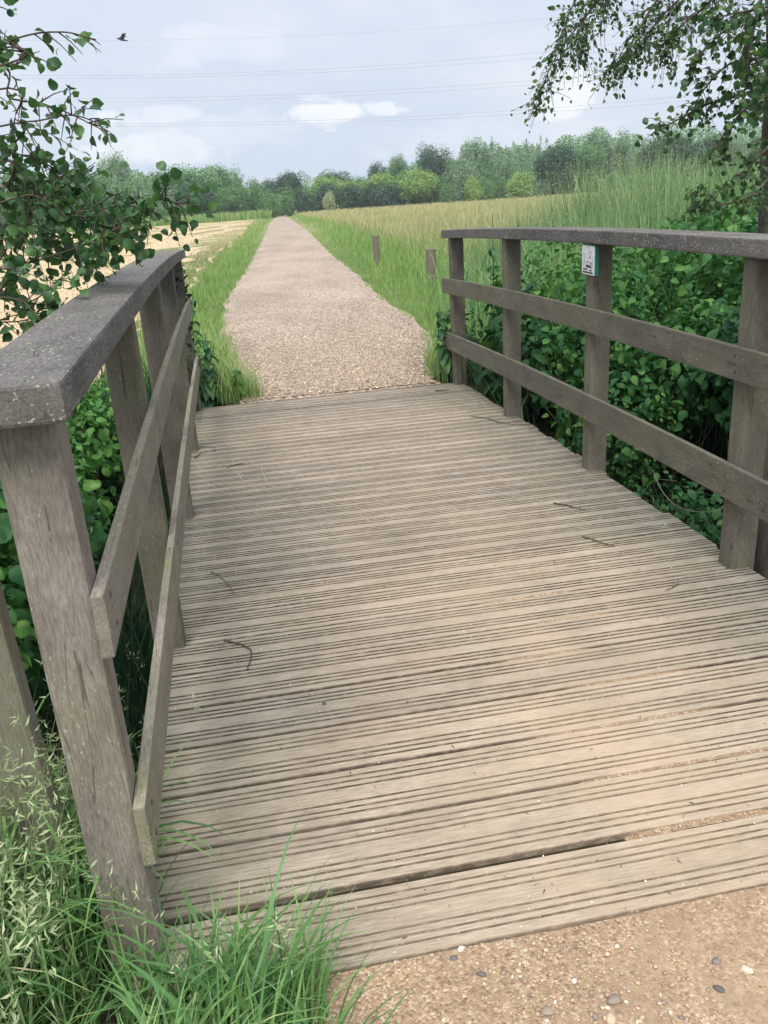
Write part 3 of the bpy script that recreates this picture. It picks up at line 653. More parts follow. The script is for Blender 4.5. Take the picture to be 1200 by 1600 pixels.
NT = [(1.22, 5.0, 1.35, (.0, .0), 'tall nettle rising beside the end post of the right railing'), (1.38, 4.75, 1.25, (.05, .0), 'nettle just outside the right railing end'),
      (.98, 5.52, .62, (-.06, -.05), 'low nettle in front of the right end post'), (1.12, 5.65, .75, (-.02, -.1), 'nettle leaning past the right end post'),
      (1.12, 4.55, .60, (-.05, .0), 'short nettle under the lowest right rail'), (1.35, 4.2, .70, (-.05, .0), 'nettle below the rail between the last two right posts'),
      (1.55, 5.4, 1.2, (.0, .0), 'nettle behind the right end post'), (1.25, 3.85, .55, (-.04, 0), 'dark nettle rising from the ditch by the right deck edge'),
      (-.95, 5.50, .55, (.06, -.04), 'nettle beside the far left corner of the deck'), (-.98, 5.75, .85, (.03, .0), 'nettle behind the left end post'), 
      (-1.2, 5.1, .8, (.0, .0), 'nettle outside the left end post')]
for i, a in enumerate(NT): nettle(*a[:4], a[4], seedv=300+i, ls=.17 if i % 3 else .14)

g0 = np.random.default_rng(3)
for i, (x_, y_, h_) in enumerate(((-.84, 6.4, .35), (-.98, 6.9, .45), (-1.15, 7.6, .4), (1.25, 6.2, .45), (1.5, 6.9, .5), (1.75, 7.4, .55), (1.05, 5.75, .35), (-.66, 5.62, .25))):
    nettle(x_, y_, h_, (g0.uniform(-.05, .05), -.03), 'small leafy weed in the grass at the %s corner past the bridge' % ('left' if x_ < 0 else 'right'), 'bush_light', .09, 700+i, group='small weeds in the %s verge past the bridge' % ('left' if x_ < 0 else 'right'))
# ivy round the end post, left
g = np.random.default_rng(5); n = 420
p = np.stack([g.uniform(-1.10, -.97, n), g.uniform(5.24, 5.42, n), g.uniform(-.1, .92, n)], -1)
v, f, a = scatter('small', p, g.normal(0, 1, (n, 3)), g.normal(0, 1, (n, 3))+np.array([0, -.8, .3]), g.uniform(.025, .05, n))
tag(link('ivy', mesh('ivy', v, f, a, smooth=True), MAT['ivy']), 'dark small-leaved ivy climbing the end post of the left railing', 'ivy')

# thin summer haze between the bridge and the far trees
m, t, out = newmat('haze_air'); pv = N(t, 'ShaderNodeVolumePrincipled'); pv.inputs['Color'].default_value = (.80, .88, 1.0, 1); pv.inputs['Density'].default_value = .00045
L(t, pv.outputs[0], out.inputs['Volume'])
hz = bm_obj('haze', box(-330, 330, -60, 330, -14, 46), m); tag(hz, kind='stuff')
# ------------------------------------------------------------------ trees near the bridge
def at(u, v, dist): return CAM + ray(u, v)*dist
def spray(pts, n_side, leaf, g, side_len=.16, kind='round', hang=.35, r0=.006, per=4, leaves_on_main=True):
    """a branch with side twigs carrying leaves. returns wood meshes, leaf lists"""
    c = curve(pts, max(8, len(pts)*7)); woods = [tube(c, np.linspace(r0, .0015, len(c)), 5)]; LP, LD = [], []
    T = unit(np.gradient(c, axis=0))
    for i in range(n_side):
        s = (i+g.random())/n_side; q = c[int(s*(len(c)-1))]; t_ = T[int(s*(len(c)-1))]
        d = unit(t_*.8+g.normal(0, .75, 3)+np.array([0, 0, -hang*.5])); ln = side_len*g.uniform(.5, 1.3)*(1.15-.5*s)
        e_ = q+d*ln+np.array([0, 0, -hang*ln*.5]); tw = curve([q, q+d*ln*.5, e_], 5); woods.append(tube(tw, np.linspace(.0022, .0009, 5), 3))
        for k in range(per):
            qq = tw[min(4, 1+k % 4)]; dd = unit(d*.5+g.normal(0, .7, 3)+np.array([0, 0, -hang])); LP.append(qq+dd*leaf*.25); LD.append(dd)
    LP, LD = np.array(LP), np.array(LD)
    return woods, LP, LD
# aspen on the left: trunk outside the frame, branches reach in
g = np.random.default_rng(11)
tx, ty = -4.2, 2.9; tz = float(G(tx, ty))
asp = tag(empty('aspen_tree', (tx, ty, tz)), 'aspen with toothed round leaves whose branches reach in from the left edge over the railing', 'tree')
O = np.array([tx, ty, tz])
v, f, a = tube(curve([(0, 0, -.2), (.05, 0, 1.2), (-.05, .05, 2.6), (.1, 0, 4.4)], 14), np.linspace(.13, .05, 14), 10); link('trunk', mesh('trunk', v, f, smooth=True), MAT['bark'], asp)
tk = lambda z: np.array([tx, ty, tz+z])
BR = [  # waypoints px,py,dist   side twigs, leaf size
    ([tk(3.2), at(-120, 120, 2.9), at(20, 62, 2.6), at(95, 50, 2.5), at(150, 62, 2.45)], 14, .052, .10, 2),
    ([tk(2.9), at(-120, 130, 2.7), at(5, 75, 2.45), at(60, 92, 2.4)], 12, .052, .10, 3),
    ([tk(2.6), at(-160, 130, 2.9), at(20, 155, 2.6), at(90, 170, 2.5), at(165, 205, 2.45)], 34, .040, .13, 3),
    ([tk(2.4), at(-120, 170, 3.0), at(30, 190, 2.8), at(110, 180, 2.7), at(160, 195, 2.6)], 26, .042, .13, 3),
    ([tk(2.2), at(-100, 230, 3.0), at(20, 240, 2.9), at(80, 260, 2.8), at(125, 290, 2.7)], 46, .050, .17, 4),
    ([tk(1.9), at(-90, 350, 2.9), at(50, 335, 2.7), at(150, 328, 2.6), at(240, 312, 2.5), at(300, 322, 2.45)], 58, .048, .14, 4),
    ([tk(1.8), at(-120, 300, 3.0), at(20, 300, 2.9), at(90, 320, 2.8), at(150, 350, 2.7), at(195, 350, 2.65)], 70, .050, .17, 4),
    ([tk(1.6), at(-120, 420, 2.9), at(0, 420, 2.7), at(80, 400, 2.6), at(150, 375, 2.5), at(200, 345, 2.5)], 46, .044, .14, 4),
    ([tk(1.5), at(-140, 350, 3.2), at(0, 350, 3.1), at(80, 370, 3.0), at(140, 410, 2.9)], 60, .052, .2, 4),
    ([tk(1.3), at(-120, 480, 2.7), at(0, 465, 2.5), at(50, 470, 2.45), at(105, 425, 2.5)], 26, .046, .12, 4),
    ([tk(1.2), at(-140, 520, 2.8), at(-20, 505, 2.6), at(40, 500, 2.5), at(70, 478, 2.5)], 32, .052, .14, 4),
    ([tk(3.4), at(-200, 0, 2.9), at(-60, 10, 2.7), at(-5, 5, 2.6)], 14, .055, .14, 3),
    ([tk(1.9), at(-160, 260, 3.3), at(0, 270, 3.3), at(90, 290, 3.2), at(150, 300, 3.1)], 70, .052, .22, 4),
]
wd, lv = [], []
for pts, ns, lf, sl, per in BR:
    w_, lp, ld = spray([p-O for p in pts], int(ns*(.8 if ns < 50 else 1.2)), lf*.66, g, sl*.9, per=per, hang=.25, r0=.0032)
    keep = np.ones(len(lp), bool)
    wd += w_; nn = g.normal(0, .9, lp.shape)+np.array([.1, -.25, .55])
    lv.append(scatter('round', lp, ld, nn, lf*.66*g.uniform(.45, 1.25, len(lp)), rnd=g.random(len(lp))))
# the rest of the crown, outside the picture
p, d = clump_leaves((-.9, .6, 3.2), (1.7, 1.7, 1.6), 2600, 9, 77)
cu = p+O-CAM; vis = (cu@RT/(cu@FW)*FPX+600 > -30) & (cu@FW > 0)
p, d = p[~vis], d[~vis]
lv.append(scatter('round', p, np.cross(d, g.normal(0, 1, d.shape)), d+np.array([0, 0, .5]), .055, rnd=g.random(len(p))))
v, f, a = join(*wd); link('branches', mesh('branches', v, f, smooth=True), MAT['twig'], asp)
v, f, a = join(*lv); link('leaves', mesh('leaves', v, f, a, smooth=True), MAT['aspen'], asp)
# birch-like tree on the right: dark trunk at the frame edge, hanging sprays
g = np.random.default_rng(12)
bx, by = 1.62, 2.02; bz = float(G(bx, by)); O = np.array([bx, by, bz])
br = tag(empty('alder_tree', (bx, by, bz)), 'tall dark-trunked tree right of the bridge with drooping leafy sprays at top right', 'tree')
trk = curve([at(1236, 900, 3.9)-O-np.array([0, 0, .6]), at(1234, 800, 4.05)-O, at(1226, 450, 4.35)-O, at(1232, 180, 4.6)-O, at(1236, -60, 4.9)-O, at(1260, -500, 5.6)-O, at(1300, -1000, 6.5)-O], 40)
v, f, a = tube(trk, np.linspace(.150, .06, 40)*1.0, 18)
v += .006*np.array([mnoise.noise(Vector(q)*9.) for q in v])[:, None]*unit(v-np.repeat(trk, 18, 0)); link('trunk', mesh('trunk', v, f, smooth=True), MAT['bark'], br)
top = at(1236, -60, 4.9); hi = at(1250, -300, 5.2)
BR = [([hi, at(1120, -160, 5.0), at(1000, -70, 4.9), at(920, 20, 4.8), at(865, 95, 4.8), at(838, 172, 4.8)], 120, .040, .20, 4),
      ([hi, at(1100, -150, 5.1), at(980, -60, 5.1), at(930, 30, 5.0), at(900, 90, 4.9)], 120, .038, .24, 4),
      ([hi, at(1130, -120, 5.0), at(1040, -20, 4.9), at(985, 70, 4.8), at(945, 122, 4.75)], 110, .038, .20, 4),
      ([top, at(1140, -60, 4.8), at(1060, 0, 4.8), at(1010, 55, 4.7), at(975, 105, 4.7)], 90, .038, .18, 4),
      ([top, at(1150, -30, 4.7), at(1090, 20, 4.7), at(1050, 55, 4.6), at(1040, 88, 4.6)], 90, .038, .20, 4),
      ([hi, at(1060, -130, 5.2), at(960, -60, 5.1), at(900, 0, 5.0), at(880, 50, 5.0)], 70, .038, .2, 4),
      ([top, at(1180, 10, 4.6), at(1130, 50, 4.5), at(1095, 85, 4.4), at(1080, 125, 4.4)], 60, .052, .16, 4),
      ([at(1234, 60, 4.7), at(1190, 90, 4.5), at(1140, 100, 4.4), at(1100, 140, 4.4), at(1078, 180, 4.4)], 75, .050, .20, 4),
      ([at(1234, 100, 4.7), at(1190, 120, 4.5), at(1150, 150, 4.4), at(1100, 165, 4.4), at(1050, 192, 4.4), at(1028, 200, 4.4)], 80, .045, .16, 4),
      ([at(1232, 140, 4.6), at(1195, 150, 4.3), at(1160, 175, 4.2), at(1130, 210, 4.2), at(1120, 235, 4.2)], 60, .050, .17, 4),
      ([top, at(1210, 0, 4.5), at(1180, 40, 4.3), at(1170, 90, 4.2), at(1165, 130, 4.2)], 80, .055, .2, 4),
      ([top, at(1220, -20, 4.5), at(1200, 10, 4.3), at(1150, 20, 4.3), at(1110, 30, 4.2)], 80, .050, .2, 4),
      ([at(1230, 200, 4.6), at(1200, 230, 4.3), at(1165, 265, 4.2), at(1120, 300, 4.2), at(1085, 322, 4.2)], 60, .050, .15, 4),
      ([at(1228, 260, 4.5), at(1195, 285, 4.2), at(1165, 310, 4.1), at(1120, 318, 4.1), at(1080, 300, 4.1)], 60, .052, .15, 4),
      ([hi, at(1300, -150, 4.8), at(1260, -20, 4.3), at(1215, 90, 4.1), at(1190, 160, 4.05)], 80, .055, .2, 4)]
wd, lv = [], []
for pts, ns, lf, sl, per in BR:
    w_, lp, ld = spray([p-O for p in pts], int(ns*(1.15 if lf < .045 else .55)), lf*.72, g, sl*.85, per=per+1, hang=.40, r0=.008)
    wd += w_; nn = g.normal(0, .9, lp.shape)+np.array([0, -.2, .5])
    lv.append(scatter('oval' if lf < .045 else 'round', lp, ld, nn, lf*(.72 if lf < .045 else .58)*g.uniform(.5, 1.25, len(lp)), rnd=g.random(len(lp))))
p, d = clump_leaves((1.2, .6, 5.2), (3.0, 3.0, 2.4), 3000, 14, 78)
cu = p+O-CAM; vis = (np.abs(cu@RT/(cu@FW)*FPX) < 640) & (cu@FW > 0) & (-cu@UP/(cu@FW)*FPX+800 > -40)
p, d = p[~vis], d[~vis]; p = p[p[:, 0] > -1.0][:7000]; d = unit(g.normal(0, 1, p.shape))
lv.append(scatter('oval', p, np.cross(d, g.normal(0, 1, d.shape)), d+np.array([0, 0, .5]), .06, rnd=g.random(len(p))))
v, f, a = join(*wd); link('branches', mesh('branches', v, f, smooth=True), MAT['twig'], br)
v, f, a = join(*lv); link('leaves', mesh('leaves', v, f, a, smooth=True), MAT['birch'], br)

# ------------------------------------------------------------------ grasses
def off_deck(p, m=1.03): return ~((np.abs(p[:, 0]) < m) & (p[:, 1] > -.02) & (p[:, 1] < 5.4))
def place(n, xa, xb, ya, yb, fn=None):
    p = np.stack([rng.uniform(xa, xb, n), rng.uniform(ya, yb, n)], -1)
    if fn is not None: p = p[fn(p)]
    return np.column_stack([p, G(p[:, 0], p[:, 1])])
def stuff(name, parts, mat): 
    v, f, a = join(*parts); return tag(link(name, mesh(name, v, f, a, smooth=True), MAT[mat]), kind='stuff')
# near left tussock, partly leaning over the first planks
def edge_left(p):
    b = -.96 + .08*np.sin(p[:, 1]*6) + .26*np.exp(-((p[:, 1]+.16)/.22)**2)
    return (p[:, 0] < b) & off_deck(p)
pa = place(22000, -2.6, -.4, -.9, 1.3, edge_left)
az = rng.uniform(0, 2*np.pi, len(pa)); n = len(pa)
hm = lambda q: 1-.62*np.exp(-((q[:, 0]+1.03)/.13)**2-((q[:, 1]+.10)/.22)**2)+.5*sstep(-1.12, -1.4, q[:, 0])
A = blades(pa, rng.uniform(.10, .34, n)*hm(pa), rng.uniform(.002, .0055, n), az, rng.uniform(.3, 1.3, n), 5)
pb = place(3600, -2.4, -.5, -.7, 1.1, edge_left); n = len(pb)
B = blades(pb, rng.uniform(.28, .50, n)*hm(pb), rng.uniform(.005, .0125, n), rng.uniform(0, 2*np.pi, n), rng.uniform(.5, 1.5, n), 7, kink=.4)
pc_ = place(700, -1.02, -.62, -.42, .14, lambda p: p[:, 0] < -.68); pc_ = pc_[(pc_[:, 1] < -.02) | (pc_[:, 0] < -1.0)]; n = len(pc_)
Cc = blades(pc_, rng.uniform(.12, .32, n), rng.uniform(.003, .009, n), rng.normal(.9, .9, n), rng.uniform(.5, 1.4, n), 7, kink=.4)
pd = place(4200, -.95, -.5, -.45, -.02); n = len(pd)
pd = pd[pd[:, 0] < -.65 + .10*np.sin(pd[:, 1]*9)]; n = len(pd)
D = blades(pd, rng.uniform(.05, .17, n), rng.uniform(.0015, .004, n), rng.uniform(0, 2*np.pi, n), rng.uniform(.4, 1.5, n), 5)
stuff('grass', [A, B, Cc, D], 'grass_near')
# grass in the ditch under and beside the bridge
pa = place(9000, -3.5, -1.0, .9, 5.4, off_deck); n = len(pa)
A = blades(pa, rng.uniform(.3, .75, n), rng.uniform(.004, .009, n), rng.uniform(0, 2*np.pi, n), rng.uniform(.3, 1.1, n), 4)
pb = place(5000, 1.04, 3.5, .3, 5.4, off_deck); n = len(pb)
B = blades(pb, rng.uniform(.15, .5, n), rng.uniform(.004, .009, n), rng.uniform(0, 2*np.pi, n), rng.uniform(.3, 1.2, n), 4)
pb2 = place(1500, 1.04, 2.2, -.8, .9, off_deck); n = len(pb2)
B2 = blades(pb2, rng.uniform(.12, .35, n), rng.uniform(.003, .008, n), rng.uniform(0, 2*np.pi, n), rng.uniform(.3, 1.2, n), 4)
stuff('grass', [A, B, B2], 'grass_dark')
# oat-like seed heads at lower left
def heads(pts, h0, h1, mat, nsp, size, spread, name='grass_seed_heads', lean=(.0, .0), hl=.14):
    n = len(pts); h = rng.uniform(h0, h1, n); a = rng.uniform(0, 2*np.pi, n); ln = rng.uniform(.05, .3, n)*h
    tip = pts+np.stack([np.cos(a)*ln+lean[0], np.sin(a)*ln+lean[1], h], -1)
    mid = pts+(tip-pts)*.55+np.stack([np.cos(a)*-.02, np.sin(a)*-.02, h*.04], -1)
    st = [tube(curve([p, m, t], 6), np.linspace(.0013, .0006, 6), 3) for p, m, t in zip(pts, mid, tip)]
    b0 = tip-unit(tip-mid)*hl
    return join(*st, panicles(b0, tip, nsp, size, spread))
ps = place(560, -1.8, -1.10, -.35, .9); ps = ps[ps[:, 0] < -1.12]
H1 = heads(ps, .26, .60, 'seed', 26, .022, .018)
ps = np.array([(-.985, -.06, -.01), (-.93, -.12, -.01), (-.90, -.1, -.01), (-.86, -.14, -.01), (-.80, -.08, 0), (-1.0, .02, 0), (-.74, -.12, 0)])
H2 = heads(ps, .25, .42, 'seed', 26, .016, .010)
ps = place(60, -2.0, -1.12, .8, 2.2); H3 = heads(ps, .6, 1.1, 'seed', 24, .022, .02)
v, f, a = join(H1, H2, H3); tag(link('grass_seed_heads', mesh('grass_seed_heads', v, f, a, smooth=True), MAT['seed']), kind='stuff')
# verges and meadow
def path_d(x, y): return np.where(x > pc(y), x-PRe(y), PLe(y)-x)
def HRe(y): return pc(y)-phw(y)-1.25-.012*y
def polar(n, dmin, dmax, umin, umax):
    d = dmin*(dmax/dmin)**rng.random(n); u = rng.uniform(umin, umax, n)
    base = np.arctan2(FW[0], FW[1]); a = base+np.arctan((u-600)/FPX/math.cos(PIT))
    return np.stack([CAM[0]+d*np.sin(a), CAM[1]+d*np.cos(a)], -1), d
def meadow(n, dmin, dmax, umin, umax, cond, hf, wf, seg, name, mat, tt=None, bend=(.1, .7)):
    p, d = polar(n, dmin, dmax, umin, umax); k = cond(p); p, d = p[k], d[k]; n = len(p)
    pos = np.column_stack([p, G(p[:, 0], p[:, 1])]); h = hf(p, d)*rng.uniform(.6, 1.15, n); w = wf(d)*rng.uniform(.7, 1.3, n)
    T = None if tt is None else tt(p, d)
    return stuff(name, [blades(pos, h, w, rng.uniform(0, 2*np.pi, n), rng.uniform(*bend, n), seg, tt=T, rnd=rng.random(n))], mat)
isL = lambda p: p[:, 0] < pc(p[:, 1])
PD = lambda p: path_d(p[:, 0], p[:, 1])
wf = lambda d: .0022+.0005*d
# verge left (between path and hay) and right (first metre or two)
meadow(95000, 6.9, 190, 250, 720, lambda p: isL(p) & (p[:, 1] > 5.45) & (PD(p) > -.05+.05*np.sin(p[:, 1]*4)*(p[:, 1] < 40)) & (p[:, 0] > HRe(p[:, 1])), lambda p, d: (.07+.22*sstep(.0, .9, PD(p)))*(1+.3*np.sin(p[:, 1]*1.3)), wf, 3, 'grass', 'verge', tt=lambda p, d: sstep(.6, 1.4, PD(p)))
meadow(95000, 6.9, 190, 400, 1000, lambda p: ~isL(p) & (p[:, 1] > 5.45) & (PD(p) > -.04+.05*np.sin(p[:, 1]*3)*(p[:, 1] < 40)) & (PD(p) < 2.6), lambda p, d: .07+.50*sstep(.0, 1.7, PD(p)), wf, 3, 'grass', 'verge', tt=lambda p, d: sstep(.7, 2.0, PD(p)))
meadow(150000, 9, 200, 440, 1350, lambda p: ~isL(p) & (p[:, 1] > 8) & (PD(p) > 1.7), lambda p, d: .72+.12*np.sin(p[:, 0]*.7)*np.sin(p[:, 1]*.4), lambda d: .003+.0007*d, 3, 'meadow_grass', 'meadow', tt=lambda p, d: sstep(8, 28, p[:, 1]+.8*PD(p))*rng.uniform(.7, 1.15, len(p)))
meadow(16000, 9, 190, -400, 470, lambda p: isL(p) & (p[:, 0] < HRe(p[:, 1])+.35) & (p[:, 0] > HRe(p[:, 1])-.7-.01*p[:, 1]), lambda p, d: .26, wf, 3, 'dry_grass', 'straw')
meadow(26000, 150, 176, -300, 480, lambda p: isL(p) & (PD(p) > .6) & (p[:, 1] > 150), lambda p, d: 1.5, lambda d: .16, 3, 'grass', 'verge', tt=lambda p, d: rng.uniform(.2, .9, len(p)))
# short stubble over the near part of the hay field
meadow(50000, 8.5, 150, -500, 480, lambda p: isL(p) & (p[:, 0] < HRe(p[:, 1])-.1) & (p[:, 1] < 155), lambda p, d: .045+.05*rng.random(len(p)), lambda d: .006+.0009*d, 2, 'hay_stubble', 'straw', bend=(.6, 1.5))
# reeds behind the bushes on the right
p = np.stack([rng.uniform(2.5, 9.5, 15000), rng.uniform(6.6, 12.5, 15000)], -1)
p = p[(p[:, 0]-2.3) > .18*(p[:, 1]-6.5)+.5*np.sin(p[:, 1]*2)]; n = len(p)
pos = np.column_stack([p, G(p[:, 0], p[:, 1])])
edge = sstep(2.8, 5.0, p[:, 0])
cn = np.array([mnoise.noise(Vector((q[0]*1.1, q[1]*1.1, 2))) for q in p]); c2n = np.array([mnoise.noise(Vector((q[0]*2.7, q[1]*2.7, 9))) for q in p])
stuff('reeds', [blades(pos, (.72+.90*edge)*(1+.28*cn)*rng.uniform(.7, 1.12, n), rng.uniform(.009, .02, n), rng.uniform(0, 2*np.pi, n), rng.uniform(.05, .6, n), 5, rnd=np.clip(.45+c2n*.9+rng.normal(0, .2, n), 0, 1))], 'reed')
k = rng.choice(n, 600, replace=False); H = heads(pos[k], 1.3, 1.8, 'seed', 26, .022, .022, hl=.26)
k2 = place(170, 1.6, 4.2, 5.8, 9.5); H2 = heads(k2, .9, 1.35, 'seed', 22, .018, .012, hl=.18, lean=(-.1, 0))
v, f, a = join(H, H2); tag(link('reed_seed_heads', mesh('reed_seed_heads', v, f, a, smooth=True), MAT['seed']), kind='stuff')
k2 = place(500, 1.7, 4.6, 6.9, 9.5); n = len(k2)
stuff('grass', [blades(k2, rng.uniform(.6, 1.15, n), rng.uniform(.007, .014, n), rng.uniform(0, 2*np.pi, n), rng.uniform(.3, 1.3, n), 7, kink=.4)], 'reed')
k2 = place(700, 1.15, 4.0, 2.9, 6.6); n = len(k2)
stuff('grass', [blades(k2, rng.uniform(.8, 1.5, n)*(1-.25*(k2[:, 1] < 4)), rng.uniform(.006, .012, n), rng.uniform(0, 2*np.pi, n), rng.uniform(.15, 1.2, n), 6, kink=.4)], 'reed')
# tufts at the two far corners of the deck
pa = np.vstack([place(900, -.98, -.45, 5.42, 6.1, lambda p: p[:, 0] < -.48-.3*(p[:, 1]-5.42)), place(1400, -1.3, -.6, 5.6, 8.5, lambda p: p[:, 0] < -.68), place(900, .75, 1.5, 5.35, 6.3, lambda p: p[:, 0] > .86+.1*(p[:, 1]-5.4))]); n = len(pa)
stuff('grass', [blades(pa, rng.uniform(.12, .40, n), rng.uniform(.003, .008, n), rng.uniform(0, 2*np.pi, n), rng.uniform(.4, 1.4, n), 5)], 'verge')

# ------------------------------------------------------------------ far trees
def far_mesh(kind, seedv):
    """unit tree: height 1, crown radius ~ .32; returns mesh objects data (leaves, trunk)"""
    g = np.random.default_rng(seedv)
    if kind == 'willow':      # many soft upright plumes
        n_l = 26; P_, D_, = [], []
        for i in range(n_l):
            a_ = g.uniform(0, 2*np.pi); r = .22*math.sqrt(g.random()); h = g.uniform(.55, 1.0)*(1-.8*r); b_ = np.array([r*math.cos(a_), r*math.sin(a_), h*.45])
            m = 560; s = g.random(m); ww = .105*np.sin(np.pi*np.clip(s*.85+.12, 0, 1))
            q = np.stack([b_[0]*(1+.5*s)+g.normal(0, 1, m)*ww*.55, b_[1]*(1+.5*s)+g.normal(0, 1, m)*ww*.55, h*(.12+.88*s)], -1); P_.append(q)
        p = np.vstack(P_)
    elif kind == 'oak':
        p, d = clump_leaves((0, 0, .54), (.44, .44, .47), 13000, 22, seedv, .5)
    elif kind == 'shrub':
        p, d = clump_leaves((0, 0, .48), (.50, .50, .55), 6500, 14, seedv, .5); p[:, 2] = np.abs(p[:, 2])
    else:                      # 'poplar': loose ovoid with ragged top
        p, d = clump_leaves((0, 0, .55), (.30, .30, .47), 11000, 24, seedv, .5); k = g.random(len(p)) < .10; p[k, 2] += g.uniform(0, .12, k.sum())
    n = len(p); dr = g.normal(0, 1, (n, 3)); nn = g.normal(0, .7, (n, 3))+unit(p-np.array([0, 0, .45]))+np.array([0, 0, .5])
    sz = {'willow': .019, 'oak': .028, 'shrub': .045, 'poplar': .023}[kind]
    # tone by clump so the crown shows light and dark masses
    cl = np.array([mnoise.noise(Vector(q)*7.+Vector((seedv, 0, 0))) for q in p])
    v, f, a = scatter('quad', p, dr, nn, sz*g.uniform(.6, 1.3, n), rnd=np.clip(.5+cl*.5+g.normal(0, .14, n), 0, 1))
    me = mesh('crown_'+kind, v, f, a)
    t_ = [tube(curve([(0, 0, -.03), (g.normal(0, .01), 0, .3), (g.normal(0, .02), 0, .75)], 8), np.linspace(.028, .006, 8), 6)]
    for i in range(6):
        a_ = g.uniform(0, 2*np.pi); z0 = g.uniform(.18, .5); t_.append(tube(curve([(0, 0, z0), (.1*math.cos(a_), .1*math.sin(a_), z0+.1), (.22*math.cos(a_), .22*math.sin(a_), z0+.28)], 5), np.linspace(.011, .003, 5), 4))
    v, f, a = join(*t_); return me, mesh('trunk_'+kind, v, f, smooth=True)
FM = {k: [far_mesh(k, 100+10*j+i) for i in range(c)] for j, (k, c) in enumerate((('willow', 3), ('oak', 2), ('poplar', 3), ('shrub', 3)))}
FN = {}
def far_tree(u, vtop, dist, wpx, kind, mat, label, name='tree', group='trees along the far edge of the fields', vbase=None):
    d = ray(u, 300); hd = d[:2]/np.linalg.norm(d[:2]); x, y = CAM[0]+hd[0]*dist, CAM[1]+hd[1]*dist; z = float(G(x, y))-.2
    dt = ray(u, vtop); ztop = CAM[2]+dt[2]/np.linalg.norm(dt[:2])*dist; h = ztop-z
    dep = float((np.array([x, y, z])-CAM)@FW); w = wpx*dep/FPX
    cw = {'willow': .62, 'oak': .72, 'shrub': .90, 'poplar': .55}[kind]
    i = random.randrange(len(FM[kind])); lm, tm = FM[kind][i]
    o = tag(empty(name, (x, y, z)), label, 'shrub' if kind == 'shrub' else 'tree', group)
    o.rotation_euler = (0, 0, random.uniform(0, 6.28)); o.scale = (w/cw, w/cw, h)
    key = (lm.name, mat)
    if key not in FN:
        m2 = lm.copy(); m2.materials.clear(); m2.materials.append(MAT[mat]); FN[key] = m2
    c_ = bpy.data.objects.new('crown', FN[key]); COL.objects.link(c_); c_.parent = o
    if not tm.materials: tm.materials.append(MAT['bark'])
    t_ = bpy.data.objects.new('trunk', tm); COL.objects.link(t_); t_.parent = o
    return o
